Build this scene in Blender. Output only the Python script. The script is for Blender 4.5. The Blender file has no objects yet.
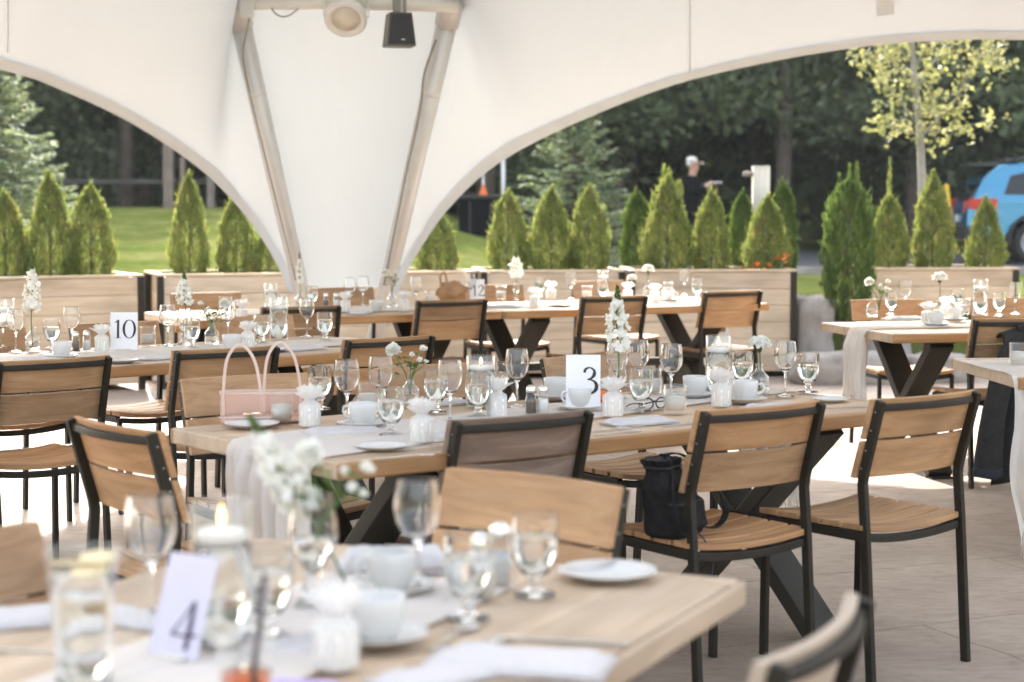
import bpy, bmesh, math, random
from mathutils import Vector, Matrix, noise, Euler

R = math.radians
S = bpy.context.scene
C = S.collection
rnd = random.Random(7)

# ------------------------------------------------------------------ camera
FPX, HC, PITCH = 1875.5, 1.4086, -0.0742
cam_d = bpy.data.cameras.new("camera")
cam = bpy.data.objects.new("camera", cam_d)
C.objects.link(cam)
cam.location = (0, 0, HC)
cam.rotation_euler = (math.pi / 2 + PITCH, 0, 0)
cam_d.sensor_width = 36.0
cam_d.lens = FPX / 1024 * 36
cam_d.clip_end = 900
cam_d.dof.use_dof = True
cam_d.dof.focus_distance = 7.0
cam_d.dof.aperture_fstop = 3.2
S.camera = cam

# ------------------------------------------------------------------ sky, sun, exposure
SUN_EL, SUN_AZ = R(31), R(-13)          # azimuth measured from +Y towards +X
w = bpy.data.worlds.new("World")
S.world = w
w.use_nodes = True
nt = w.node_tree
sky = nt.nodes.new("ShaderNodeTexSky")
sky.sky_type = 'NISHITA'
sky.sun_disc = False
sky.sun_elevation = SUN_EL
sky.sun_rotation = SUN_AZ
sky.air_density = 1.0
sky.dust_density = 5.0
sky.ozone_density = 0.6
hs = nt.nodes.new("ShaderNodeHueSaturation")          # sky desaturated to make its light less blue
hs.inputs['Saturation'].default_value = .45
nt.links.new(sky.outputs[0], hs.inputs['Color'])
nt.links.new(hs.outputs[0], nt.nodes["Background"].inputs[0])
nt.nodes["Background"].inputs[1].default_value = 0.15
sd = bpy.data.lights.new("sun", 'SUN')
sd.energy = 2.1
sd.angle = R(0.5)
sd.color = (1, 0.95, 0.87)
sun = bpy.data.objects.new("sun", sd)
C.objects.link(sun)
sdir = Vector((math.sin(SUN_AZ) * math.cos(SUN_EL), math.cos(SUN_AZ) * math.cos(SUN_EL), math.sin(SUN_EL)))
sun.rotation_euler = sdir.to_track_quat('Z', 'Y').to_euler()
sun.location = (0, 0, 30)
S.view_settings.view_transform = 'Standard'
S.view_settings.look = 'None'
S.view_settings.gamma = 1.0
S.view_settings.exposure = 2.4
cy = S.cycles
cy.use_denoising = True
cy.max_bounces = 12
cy.diffuse_bounces = 5
cy.transmission_bounces = 10
cy.transparent_max_bounces = 16
cy.caustics_reflective = False
cy.caustics_refractive = True
cy.sample_clamp_indirect = 6.0


def at(px, py, z):
    """the point at height z seen in pixel (px, py)"""
    a, b = (px - 512) / FPX, -(py - 341) / FPX
    c, s = math.cos(PITCH), math.sin(PITCH)
    d = Vector((a, c - b * s, s + b * c))
    t = (z - HC) / d.z
    return Vector((d.x * t, d.y * t, z))


def atd(px, py, dep):
    """the point at ground distance dep seen in pixel (px, py)"""
    a, b = (px - 512) / FPX, -(py - 341) / FPX
    c, s = math.cos(PITCH), math.sin(PITCH)
    d = Vector((a, c - b * s, s + b * c))
    t = dep / d.y
    return Vector((d.x * t, dep, HC + d.z * t))


# ------------------------------------------------------------------ materials
def nmat(name):
    m = bpy.data.materials.new(name)
    m.use_nodes = True
    n = m.node_tree
    return m, n, n.nodes["Principled BSDF"]


def L(n, a, b):
    n.links.new(a, b)


def coords(n, scale=(1, 1, 1), rand=0.0):
    tc = n.nodes.new("ShaderNodeTexCoord")
    mp = n.nodes.new("ShaderNodeMapping")
    mp.inputs['Scale'].default_value = scale
    L(n, tc.outputs['Object'], mp.inputs[0])
    if rand:
        oi = n.nodes.new("ShaderNodeObjectInfo")
        mu = n.nodes.new("ShaderNodeMath")
        mu.operation = 'MULTIPLY'
        mu.inputs[1].default_value = rand
        L(n, oi.outputs['Random'], mu.inputs[0])
        L(n, mu.outputs[0], mp.inputs['Location'])
    return mp.outputs[0]


def ntex(n, vec, scale, detail=4, rough=.55, dist=0):
    t = n.nodes.new("ShaderNodeTexNoise")
    t.inputs['Scale'].default_value = scale
    t.inputs['Detail'].default_value = detail
    t.inputs['Roughness'].default_value = rough
    t.inputs['Distortion'].default_value = dist
    L(n, vec, t.inputs['Vector'])
    return t.outputs['Fac']


def ramp(n, fac, stops):
    r = n.nodes.new("ShaderNodeValToRGB")
    e = r.color_ramp.elements
    while len(e) < len(stops):
        e.new(.5)
    for k, (p, c) in enumerate(stops):
        e[k].position = p
        e[k].color = (*c, 1)
    L(n, fac, r.inputs[0])
    return r.outputs[0]


def mixc(n, a, b, fac, mode='MIX'):
    m = n.nodes.new("ShaderNodeMix")
    m.data_type = 'RGBA'
    m.blend_type = mode
    for sock, v in ((m.inputs[6], a), (m.inputs[7], b), (m.inputs[0], fac)):
        if hasattr(v, 'links'):
            L(n, v, sock)
        elif isinstance(v, (int, float)):
            sock.default_value = v
        else:
            sock.default_value = (*v, 1)
    return m.outputs[2]


def bump(n, p, h, strength, dist=.01):
    b = n.nodes.new("ShaderNodeBump")
    b.inputs['Strength'].default_value = strength
    b.inputs['Distance'].default_value = dist
    L(n, h, b.inputs['Height'])
    L(n, b.outputs[0], p.inputs['Normal'])


def plain(name, col, rough=.5, metal=0, var=.12, scale=8, spec=.5, **kw):
    m, n, p = nmat(name)
    v = coords(n, rand=7)
    f = ntex(n, v, scale)
    c = ramp(n, f, [(.25, tuple(x * (1 - var) for x in col)), (.75, tuple(min(1, x * (1 + var)) for x in col))])
    L(n, c, p.inputs['Base Color'])
    p.inputs['Roughness'].default_value = rough
    p.inputs['Metallic'].default_value = metal
    p.inputs['Specular IOR Level'].default_value = spec
    for k, x in kw.items():
        p.inputs[k.replace('_', ' ')].default_value = x
    return m


def wood(name, c1, c2, c3, grain=(3, 45, 45), rough=.6, objvar=.25, bstr=.25):
    m, n, p = nmat(name)
    v = coords(n, grain, 40)
    f = ntex(n, v, 1.0, 6, .6, .6)
    c = ramp(n, f, [(.28, c1), (.5, c2), (.74, c3)])
    v2 = coords(n, (1.4, 5, 5), 23)
    f2 = ntex(n, v2, 1.3, 2)
    c = mixc(n, c, tuple(x * .62 for x in c1), ramp(n, f2, [(.45, (0, 0, 0)), (.8, (.75, .75, .75))]))
    oi = n.nodes.new("ShaderNodeObjectInfo")
    g = ramp(n, oi.outputs['Random'], [(0, (1 - objvar, 1 - objvar * .8, 1 - objvar * .45)), (.4, (1, 1, 1)), (.7, (1 - objvar * .5,) * 3), (1, (1 + objvar * .35, 1, 1 - objvar * .3))])
    c = mixc(n, c, g, 1.0, 'MULTIPLY')
    ge = n.nodes.new("ShaderNodeNewGeometry")
    c = mixc(n, c, ramp(n, ge.outputs['Random Per Island'], [(0, (.84, .83, .83)), (.5, (1, 1, 1)), (1, (1.1, 1.09, 1.07))]), 1.0, 'MULTIPLY')
    L(n, c, p.inputs['Base Color'])
    p.inputs['Roughness'].default_value = rough
    bump(n, p, f, bstr, .002)
    return m


M = {}
M['teak'] = wood('teak', (.35, .185, .08), (.49, .28, .13), (.58, .365, .188))
M['teak_weathered'] = wood('weathered_teak', (.19, .125, .085), (.27, .19, .14), (.37, .28, .215), (3, 30, 30), .75, .1, .4)
M['teak_front_lit'] = wood('front_lit_teak', (.40, .215, .09), (.54, .31, .145), (.62, .39, .2), objvar=.05)  # brighter teak copy: front light on the facing chair put into its colour
M['teak_pale'] = wood('sun_bleached_teak', (.37, .29, .21), (.47, .38, .29), (.55, .46, .37), objvar=.05)
M['top'] = wood('table_top_wood', (.46, .335, .225), (.56, .425, .295), (.64, .50, .365), (2, 26, 26), .5, .12)
M['edge'] = wood('table_edge_wood', (.32, .155, .05), (.44, .23, .085), (.53, .30, .12), (2, 26, 26), .5, .1)
M['plank'] = wood('planter_board', (.56, .42, .275), (.66, .51, .35), (.73, .59, .43), (3, 40, 40), .7, .12)
M['brownwood'] = wood('brown_wood', (.22, .11, .05), (.30, .16, .07), (.36, .2, .1), (30, 30, 2), .6, .1)
M['paintedwood'] = wood('pale_post_wood', (.6, .55, .47), (.74, .7, .63), (.8, .77, .72), (40, 40, 2), .6, .05)
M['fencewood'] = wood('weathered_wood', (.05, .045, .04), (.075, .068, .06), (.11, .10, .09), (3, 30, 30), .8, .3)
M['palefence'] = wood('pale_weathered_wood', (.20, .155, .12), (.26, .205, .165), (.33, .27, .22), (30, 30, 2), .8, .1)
M['black'] = plain('black_metal', (.022, .018, .012), .5, 0, .2, 12, .25)
M['trestle'] = plain('dark_steel_plate', (.030, .028, .021), .42, 0, .25, 6, .35)
M['bolt'] = plain('bolt_steel', (.34, .32, .28), .35, .9)
M['steel'] = plain('cutlery_steel', (.72, .70, .66), .18, 1.0, .03)
M['alu'] = plain('pole_aluminium', (.60, .595, .58), .42, .4, .06, 5)
M['ceramic'] = plain('white_china', (.64, .63, .60), .18, 0, .02)
M['linen'] = plain('white_linen', (.56, .53, .515), .9, 0, .04, 60)
M['lilac'] = plain('lilac_paper', (.45, .34, .62), .7, 0, .04)
M['card'] = plain('white_card', (.80, .79, .80), .75, 0, .015)
M['ink'] = plain('black_ink', (.018, .016, .018), .6)
M['purpleink'] = plain('dark_purple_ink', (.05, .025, .07), .6)
M['wax'] = plain('candle_wax', (.82, .80, .74), .4, 0, .02, 8, .5, Subsurface_Weight=.2)
M['darkplastic'] = plain('dark_plastic', (.03, .03, .03), .45)
M['speaker'] = plain('speaker_casing', (.10, .09, .075), .5)
M['whiteplastic'] = plain('white_plastic', (.7, .69, .66), .4, 0, .03)
M['cable'] = plain('grey_cable', (.25, .24, .22), .5)
M['blackcloth'] = plain('black_cloth', (.022, .021, .02), .95, 0, .35, 30)
M['dullblack'] = plain('dull_black_cloth', (.009, .009, .010), 1, 0, .3, 30, .1)
M['bagcloth'] = plain('black_nylon', (.013, .012, .012), .8, 0, .3, 30, .2)
M['navycloth'] = plain('navy_cloth', (.02, .023, .032), .9, 0, .3, 30)
M['leather'] = plain('tan_leather', (.34, .19, .085), .5, 0, .3, 14)
M['skin'] = plain('skin', (.50, .29, .20), .5, 0, .06, 20)
M['hair'] = plain('white_hair', (.62, .60, .57), .7, 0, .1, 60)
M['soil'] = plain('dark_soil', (.06, .042, .03), .95, 0, .4, 20)
M['rubber'] = plain('tyre_rubber', (.02, .02, .02), .7)
M['rim'] = plain('alloy_rim', (.62, .62, .63), .3, .6, .03)
M['cladding'] = plain('grey_black_cladding', (.025, .025, .027), .6)
M['carblue'] = plain('blue_car_paint', (.035, .235, .40), .18, .45, .02, 3, .5, Coat_Weight=1.0)
M['carglass'] = plain('dark_car_glass', (.015, .018, .02), .05, 0, .05)
M['redlens'] = plain('red_lens', (.55, .04, .02), .15, 0, .05)
M['yellow'] = plain('yellow_paint', (.75, .45, .03), .5)
M['orange'] = plain('orange_plastic', (.75, .16, .03), .5)
M['orangeflower'] = plain('orange_petal', (.80, .20, .03), .7)
M['stem'] = plain('green_stem', (.10, .17, .05), .6, 0, .2)
M['pepper'] = plain('ground_pepper', (.11, .075, .05), .9, 0, .4, 150)
M['salt'] = plain('salt', (.8, .79, .77), .9)
M['bark'] = plain('bark', (.105, .082, .064), .9, 0, .4, 5)
M['palebark'] = plain('pale_bark', (.27, .25, .22), .85, 0, .2, 9)
M['straw'] = plain('dark_straw', (.05, .035, .045), .4)
M['twine'] = plain('tan_twine', (.50, .38, .24), .9)
M['stone'] = None


def glassmat(name, col=(1, 1, 1), rough=0.0, ior=1.46):
    m, n, p = nmat(name)
    p.inputs['Base Color'].default_value = (*col, 1)
    p.inputs['Transmission Weight'].default_value = 1
    p.inputs['Roughness'].default_value = rough
    p.inputs['IOR'].default_value = ior
    return m


m, n, p = nmat('clear_glass')
n.nodes.remove(p)
tr = n.nodes.new("ShaderNodeBsdfTransparent")
tr.inputs[0].default_value = (.975, .98, .975, 1)
gl = n.nodes.new("ShaderNodeBsdfGlossy")
gl.inputs['Roughness'].default_value = .02
gl.inputs[0].default_value = (1, 1, 1, 1)
lw = n.nodes.new("ShaderNodeLayerWeight")
lw.inputs[0].default_value = .5
pw = n.nodes.new("ShaderNodeMath")
pw.operation = 'POWER'
pw.inputs[1].default_value = 3.0
L(n, lw.outputs['Facing'], pw.inputs[0])
ma = n.nodes.new("ShaderNodeMath")
ma.operation = 'MULTIPLY_ADD'
ma.inputs[1].default_value = .75
ma.inputs[2].default_value = .05
L(n, pw.outputs[0], ma.inputs[0])
mx = n.nodes.new("ShaderNodeMixShader")
L(n, ma.outputs[0], mx.inputs[0])
L(n, tr.outputs[0], mx.inputs[1])
L(n, gl.outputs[0], mx.inputs[2])
L(n, mx.outputs[0], n.nodes["Material Output"].inputs[0])
M['glass'] = m
M['crystal'] = glassmat('crystal_glass', (.99, .995, .99), 0, 1.45)
M['water'] = glassmat('water', (.97, .985, .98), 0, 1.33)
M['orangedrink'] = glassmat('orange_drink', (.80, .17, .03), .12, 1.34)
M['lemon'] = plain('lemon_slice', (.80, .66, .38), .5, 0, .2, 40)


def fabric(name, col, trans, tcol=None, bsc=None, bstr=.2, holes=0, bd=.004):
    m, n, p = nmat(name)
    out = n.nodes["Material Output"]
    n.nodes.remove(p)
    d = n.nodes.new("ShaderNodeBsdfDiffuse")
    t = n.nodes.new("ShaderNodeBsdfTranslucent")
    v = coords(n)
    f = ntex(n, v, 1.5, 3)
    c = ramp(n, f, [(.3, tuple(x * .97 for x in col)), (.7, col)])
    L(n, c, d.inputs[0])
    t.inputs[0].default_value = (*(tcol or col), 1)
    mx = n.nodes.new("ShaderNodeMixShader")
    mx.inputs[0].default_value = trans
    L(n, d.outputs[0], mx.inputs[1])
    L(n, t.outputs[0], mx.inputs[2])
    res = mx.outputs[0]
    if bsc:
        b = n.nodes.new("ShaderNodeBump")
        b.inputs['Strength'].default_value = bstr
        b.inputs['Distance'].default_value = bd
        L(n, ntex(n, coords(n, bsc), 1, 3), b.inputs['Height'])
        L(n, b.outputs[0], d.inputs['Normal'])
        L(n, b.outputs[0], t.inputs['Normal'])
    if holes:
        tr = n.nodes.new("ShaderNodeBsdfTransparent")
        m2 = n.nodes.new("ShaderNodeMixShader")
        hf = ntex(n, coords(n, (60, 420, 420)), 1, 2)
        if holes < 0:
            m2.inputs[0].default_value = -holes
        else:
            L(n, ramp(n, hf, [(.42, (0, 0, 0)), (.62, (holes,) * 3)]), m2.inputs[0])
        L(n, res, m2.inputs[1])
        L(n, tr.outputs[0], m2.inputs[2])
        res = m2.outputs[0]
    L(n, res, out.inputs[0])
    return m


M['membrane'] = fabric('tent_membrane', (.49, .515, .54), .066, (.78, .83, .85), (2.2, .8, 1.3), .35, 0, .05)
M['hem'] = fabric('tent_hem', (.60, .645, .68), .07, (.78, .8, .82))
M['gauze'] = fabric('gauze_cloth', (.86, .815, .755), .22, None, (40, 300, 300), .4, -.16)
M['tulle'] = fabric('white_tulle', (.88, .87, .85), .5, None, (90, 90, 90), .25, -.38)
M['petal'] = fabric('white_petal', (.90, .89, .85), .4, (.88, .88, .78))
M['bagpink'] = None


def foliage(name, c1, c2, c3, scale=3.0, trans=.35, tip=None):
    m, n, p = nmat(name)
    out = n.nodes["Material Output"]
    v = coords(n, rand=9)
    f = ntex(n, v, scale, 4, .7)
    g = n.nodes.new("ShaderNodeNewGeometry")
    c = ramp(n, f, [(.3, c1), (.5, c2), (.72, c3)])
    rc = ramp(n, g.outputs['Random Per Island'], [(0, (.65, .65, .65)), (1, (1.25, 1.22, 1.1))])
    c = mixc(n, c, rc, 1.0, 'MULTIPLY')
    L(n, c, p.inputs['Base Color'])
    p.inputs['Roughness'].default_value = .6
    p.inputs['Specular IOR Level'].default_value = .25
    t = n.nodes.new("ShaderNodeBsdfTranslucent")
    c2_ = mixc(n, c, (1.15, 1.12, .72), 1.0, 'MULTIPLY')
    L(n, c2_, t.inputs[0])
    mx = n.nodes.new("ShaderNodeMixShader")
    mx.inputs[0].default_value = trans
    L(n, p.outputs[0], mx.inputs[1])
    L(n, t.outputs[0], mx.inputs[2])
    L(n, mx.outputs[0], out.inputs[0])
    return m


M['cedar'] = foliage('arborvitae_foliage', (.16, .20, .065), (.235, .285, .105), (.36, .31, .16), 4, .45)
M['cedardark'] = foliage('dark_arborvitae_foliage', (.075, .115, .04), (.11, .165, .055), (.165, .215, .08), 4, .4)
M['spruce'] = foliage('spruce_needles', (.22, .29, .20), (.31, .385, .275), (.44, .49, .35), 2.5, .35)
M['forest'] = foliage('forest_foliage', (.13, .165, .10), (.17, .21, .125), (.205, .25, .15), .5, .42)
M['maple'] = foliage('young_maple_leaves', (.27, .295, .145), (.36, .37, .20), (.48, .46, .30), 3, .32)
M['leaf'] = foliage('small_green_leaves', (.07, .12, .03), (.11, .17, .05), (.16, .22, .08), 30, .3)

# translucent pink bag
m, n, p = nmat('clear_pink_vinyl')
p.inputs['Base Color'].default_value = (.86, .66, .56, 1)
p.inputs['Roughness'].default_value = .25
tr = n.nodes.new("ShaderNodeBsdfTransparent")
tr.inputs[0].default_value = (.95, .82, .78, 1)
mx = n.nodes.new("ShaderNodeMixShader")
mx.inputs[0].default_value = .70
L(n, tr.outputs[0], mx.inputs[2])
L(n, p.outputs[0], mx.inputs[1])
L(n, mx.outputs[0], n.nodes["Material Output"].inputs[0])
M['bagpink'] = m
M['bagstrap'] = plain('pink_strap', (.66, .50, .42), .5)

# flame
m, n, p = nmat('candle_flame')
p.inputs['Base Color'].default_value = (1, .6, .2, 1)
p.inputs['Emission Color'].default_value = (1, .55, .2, 1)
p.inputs['Emission Strength'].default_value = 1.2
M['flame'] = m

# stone
m, n, p = nmat('boulder_stone')
v = coords(n)
f = ntex(n, v, 3, 8, .65)
c = ramp(n, f, [(.3, (.20, .17, .15)), (.5, (.33, .30, .27)), (.7, (.42, .38, .35))])
L(n, c, p.inputs['Base Color'])
p.inputs['Roughness'].default_value = .9
bump(n, p, f, .6, .03)
M['stone'] = m

# patio: stamped concrete slabs
m, n, p = nmat('stamped_concrete')
tc = n.nodes.new("ShaderNodeTexCoord")
mp = n.nodes.new("ShaderNodeMapping")
mp.inputs['Rotation'].default_value = (0, 0, R(-24))
nz = n.nodes.new("ShaderNodeTexNoise")
nz.inputs['Scale'].default_value = 3
L(n, tc.outputs['Object'], nz.inputs['Vector'])
vm = n.nodes.new("ShaderNodeVectorMath")
vm.operation = 'MULTIPLY_ADD'
vm.inputs[1].default_value = (.07, .07, 0)
L(n, nz.outputs['Color'], vm.inputs[0])
L(n, tc.outputs['Object'], vm.inputs[2])
L(n, vm.outputs[0], mp.inputs[0])
br = n.nodes.new("ShaderNodeTexBrick")
br.inputs['Scale'].default_value = 1
br.inputs['Brick Width'].default_value = 1.9
br.inputs['Row Height'].default_value = .85
br.inputs['Mortar Size'].default_value = .006
br.inputs['Mortar Smooth'].default_value = .4
br.inputs['Bias'].default_value = 0
br.inputs['Color1'].default_value = (.93, .93, .93, 1)
br.inputs['Color2'].default_value = (1.05, 1.04, 1.03, 1)
br.inputs['Mortar'].default_value = (.74, .72, .71, 1)
L(n, mp.outputs[0], br.inputs['Vector'])
f1 = ntex(n, mp.outputs[0], 1.4, 6, .6)
mp2 = n.nodes.new("ShaderNodeMapping")
mp2.inputs['Scale'].default_value = (10, 24, 1)
mp2.inputs['Rotation'].default_value = (0, 0, R(-24))
L(n, tc.outputs['Object'], mp2.inputs[0])
f2 = ntex(n, mp2.outputs[0], 1, 6, .7, .5)
base = ramp(n, f1, [(.3, (.275, .215, .168)), (.5, (.35, .28, .222)), (.7, (.41, .335, .272))])
gr = ramp(n, f2, [(.28, (.76, .75, .74)), (.5, (1.02, 1.02, 1.02)), (.7, (1.16, 1.16, 1.16))])
c = mixc(n, base, gr, 1, 'MULTIPLY')
c = mixc(n, c, br.outputs['Color'], 1, 'MULTIPLY')
L(n, c, p.inputs['Base Color'])
p.inputs['Roughness'].default_value = .75
mxh = n.nodes.new("ShaderNodeMath")
mxh.operation = 'MULTIPLY_ADD'
mxh.inputs[1].default_value = -1.2
L(n, br.outputs['Fac'], mxh.inputs[0])
L(n, f2, mxh.inputs[2])
bump(n, p, mxh.outputs[0], .8, .008)
M['patio'] = m

# lawn
m, n, p = nmat('lawn_grass')
v = coords(n)
fa = ntex(n, v, .9, 5, .65)
fb = ntex(n, v, 9, 6, .75)
ca = ramp(n, fa, [(.3, (.07, .10, .024)), (.5, (.125, .15, .045)), (.72, (.20, .20, .085))])
cb = ramp(n, fb, [(.25, (.55, .58, .5)), (.7, (1.25, 1.2, 1.15))])
L(n, mixc(n, ca, cb, 1, 'MULTIPLY'), p.inputs['Base Color'])
p.inputs['Roughness'].default_value = 1
p.inputs['Specular IOR Level'].default_value = 0
bump(n, p, fb, .8, .05)
M['lawn'] = m
M['asphalt'] = plain('asphalt', (.10, .10, .10), 1, 0, .25, 25, .05)
M['mulch'] = plain('mulch', (.10, .07, .055), .95, 0, .5, 14)


# ------------------------------------------------------------------ mesh builder
class MB:
    def __init__(self):
        self.v, self.f, self.s = [], [], []

    def add(self, vs, fs, smooth=False, mtx=None):
        o = len(self.v)
        for x in vs:
            x = Vector(x)
            self.v.append(mtx @ x if mtx else x)
        for q in fs:
            self.f.append([o + i for i in q])
            self.s.append(smooth)
        return self

    def box(self, c, s, mtx=None):
        cx, cy_, cz = c
        x, y, z = s[0] / 2, s[1] / 2, s[2] / 2
        vs = [(cx + a * x, cy_ + b * y, cz + d * z) for a in (-1, 1) for b in (-1, 1) for d in (-1, 1)]
        return self.add(vs, [(0, 1, 3, 2), (4, 6, 7, 5), (0, 4, 5, 1), (2, 3, 7, 6), (0, 2, 6, 4), (1, 5, 7, 3)], False, mtx)

    def bar(self, p0, p1, w, h, up=(0, 0, 1)):
        p0, p1, up = Vector(p0), Vector(p1), Vector(up)
        d = (p1 - p0).normalized()
        sx = d.cross(up)
        if sx.length < 1e-4:
            sx = d.cross(Vector((0, 1, 0)))
        sx.normalize()
        sy = sx.cross(d).normalized()
        vs = [q + sx * a * w / 2 + sy * b * h / 2 for q in (p0, p1) for a, b in ((-1, -1), (1, -1), (1, 1), (-1, 1))]
        return self.add(vs, [(3, 2, 1, 0), (4, 5, 6, 7), (0, 1, 5, 4), (1, 2, 6, 5), (2, 3, 7, 6), (3, 0, 4, 7)])

    def sweep(self, pts, w, h, up=(0, 0, 1)):
        """rectangular section along a polyline"""
        pts = [Vector(q) for q in pts]
        up = Vector(up)
        vs = []
        for i, q in enumerate(pts):
            d = (pts[min(i + 1, len(pts) - 1)] - pts[max(i - 1, 0)]).normalized()
            sx = d.cross(up)
            if sx.length < 1e-4:
                sx = d.cross(Vector((0, 1, 0)))
            sx.normalize()
            sy = sx.cross(d).normalized()
            for a, b in ((-1, -1), (1, -1), (1, 1), (-1, 1)):
                vs.append(q + sx * a * w / 2 + sy * b * h / 2)
        fs = [(3, 2, 1, 0)]
        k = len(pts) - 1
        for i in range(k):
            for j in range(4):
                fs.append((4 * i + j, 4 * i + (j + 1) % 4, 4 * i + 4 + (j + 1) % 4, 4 * i + 4 + j))
        fs.append((4 * k, 4 * k + 1, 4 * k + 2, 4 * k + 3))
        return self.add(vs, fs)

    def tube(self, pts, r, seg=8, caps=True):
        pts = [Vector(q) for q in pts]
        rs = r if isinstance(r, (list, tuple)) else [r] * len(pts)
        vs, fs = [], []
        prev = None
        for i, q in enumerate(pts):
            d = (pts[min(i + 1, len(pts) - 1)] - pts[max(i - 1, 0)])
            if d.length < 1e-9:
                d = Vector((0, 0, 1))
            d.normalize()
            if prev is None:
                a = d.orthogonal().normalized()
            else:
                a = (prev - d * prev.dot(d))
                a = a.normalized() if a.length > 1e-6 else d.orthogonal().normalized()
            prev = a
            b = d.cross(a)
            for k in range(seg):
                t = 2 * math.pi * k / seg
                vs.append(q + (a * math.cos(t) + b * math.sin(t)) * rs[i])
        for i in range(len(pts) - 1):
            for k in range(seg):
                fs.append((i * seg + k, i * seg + (k + 1) % seg, (i + 1) * seg + (k + 1) % seg, (i + 1) * seg + k))
        if caps:
            fs.append(tuple(reversed(range(seg))))
            o = (len(pts) - 1) * seg
            fs.append(tuple(range(o, o + seg)))
        return self.add(vs, fs, True)

    def lathe(self, prof, seg=28, mtx=None):
        vs, fs = [], []
        idx = []
        for r, z in prof:
            if r < 1e-6:
                idx.append([len(vs)] * seg)
                vs.append((0, 0, z))
            else:
                idx.append(list(range(len(vs), len(vs) + seg)))
                vs += [(r * math.cos(2 * math.pi * k / seg), r * math.sin(2 * math.pi * k / seg), z) for k in range(seg)]
        for a, b in zip(idx, idx[1:]):
            for k in range(seg):
                q = [a[k], a[(k + 1) % seg], b[(k + 1) % seg], b[k]]
                u = []
                for x in q:
                    if x not in u:
                        u.append(x)
                if len(u) > 2:
                    fs.append(tuple(u))
        return self.add(vs, fs, True, mtx)

    def grid(self, fn, nu, nv, smooth=True, closed_u=False):
        vs = [fn(i / nu, j / nv) for j in range(nv + 1) for i in range(nu + (0 if closed_u else 1))]
        W = nu if closed_u else nu + 1
        fs = []
        for j in range(nv):
            for i in range(nu):
                fs.append((j * W + i, j * W + (i + 1) % W, (j + 1) * W + (i + 1) % W, (j + 1) * W + i))
        return self.add(vs, fs, smooth)

    def blob(self, c, r, seg=14, rings=9, amp=.0, fr=3, seed=0, mtx=None):
        c = Vector(c)
        r = Vector(r) if not isinstance(r, (int, float)) else Vector((r, r, r))

        def fn(u, v):
            th, ph = 2 * math.pi * u, math.pi * v
            d = Vector((math.sin(ph) * math.cos(th), math.sin(ph) * math.sin(th), -math.cos(ph)))
            k = 1 + amp * noise.noise(d * fr + Vector((seed * 7.3, seed, 0)))
            return c + Vector((d.x * r.x, d.y * r.y, d.z * r.z)) * k
        o = MB()
        o.grid(fn, seg, rings, True, True)
        return self.add(o.v, o.f, True, mtx)

    def leaf(self, c, d, nrm, ln, wd):
        d, nrm = Vector(d).normalized(), Vector(nrm)
        s = d.cross(nrm)
        s = s.normalized() if s.length > 1e-5 else d.orthogonal().normalized()
        c = Vector(c)
        self.add([c - d * ln * .5, c + s * wd * .5, c + d * ln * .5, c - s * wd * .5], [(0, 1, 2, 3)])

    def build(self, name, mat, parent=None, bevel=0, solid=0, segs=2):
        me = bpy.data.meshes.new(name)
        me.from_pydata([tuple(x) for x in self.v], [], self.f)
        me.polygons.foreach_set('use_smooth', self.s)
        me.materials.append(mat if not isinstance(mat, str) else M[mat])
        bm = bmesh.new()
        bm.from_mesh(me)
        if len(self.f) < 20000:
            bmesh.ops.recalc_face_normals(bm, faces=bm.faces)
        bm.to_mesh(me)
        bm.free()
        o = bpy.data.objects.new(name, me)
        C.objects.link(o)
        if parent:
            o.parent = parent
        if solid:
            md = o.modifiers.new('thickness', 'SOLIDIFY')
            md.thickness = solid
            md.offset = 0
        if bevel:
            md = o.modifiers.new('bevel', 'BEVEL')
            md.width = bevel
            md.segments = segs
            md.limit_method = 'ANGLE'
        return o


def thing(name, label, cat, loc=(0, 0, 0), rz=0, group=None):
    o = bpy.data.objects.new(name, None)
    C.objects.link(o)
    o.empty_display_size = .1
    o.location = loc
    o.rotation_euler = (0, 0, rz)
    o['label'] = label
    o['category'] = cat
    if group:
        o['group'] = group
    return o


def tag(o, label, cat, group=None, kind=None):
    o['label'] = label
    o['category'] = cat
    if group:
        o['group'] = group
    if kind:
        o['kind'] = kind
    return o


def struct(o, kind='structure'):
    o['kind'] = kind
    return o


KIDS = {}


def copy_tree(o, parent=None):
    c = o.copy()
    C.objects.link(c)
    if parent:
        c.parent = parent
    for ch in list(o.children):
        copy_tree(ch, c)
    return c


class Proto:
    """builds a thing once, then copies it"""
    def __init__(self, make, group):
        self.make, self.group, self.root, self.used = make, group, None, False

    def put(self, loc, label, rz=None, sc=1.0):
        if self.root is None:
            self.root = self.make()
            o = self.root
        else:
            o = copy_tree(self.root)
        o.location = loc
        o.rotation_euler = (0, 0, rnd.uniform(0, 6.28) if rz is None else rz)
        o.scale = (sc, sc, sc) if isinstance(sc, (int, float)) else sc
        o['label'] = label
        o['group'] = self.group
        return o


def crom(pts, n):
    """catmull-rom through points"""
    pts = [Vector(q) for q in pts]
    P = [pts[0] * 2 - pts[1]] + pts + [pts[-1] * 2 - pts[-2]]
    out = []
    segs = len(pts) - 1
    for k in range(n + 1):
        u = k / n * segs
        i = min(int(u), segs - 1)
        t = u - i
        a, b, c, d = P[i], P[i + 1], P[i + 2], P[i + 3]
        out.append(.5 * ((2 * b) + (c - a) * t + (2 * a - 5 * b + 4 * c - d) * t * t + (3 * b - a - 3 * c + d) * t ** 3))
    return out


def sm(a, b, x):
    t = max(0, min(1, (x - a) / (b - a)))
    return t * t * (3 - 2 * t)


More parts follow.
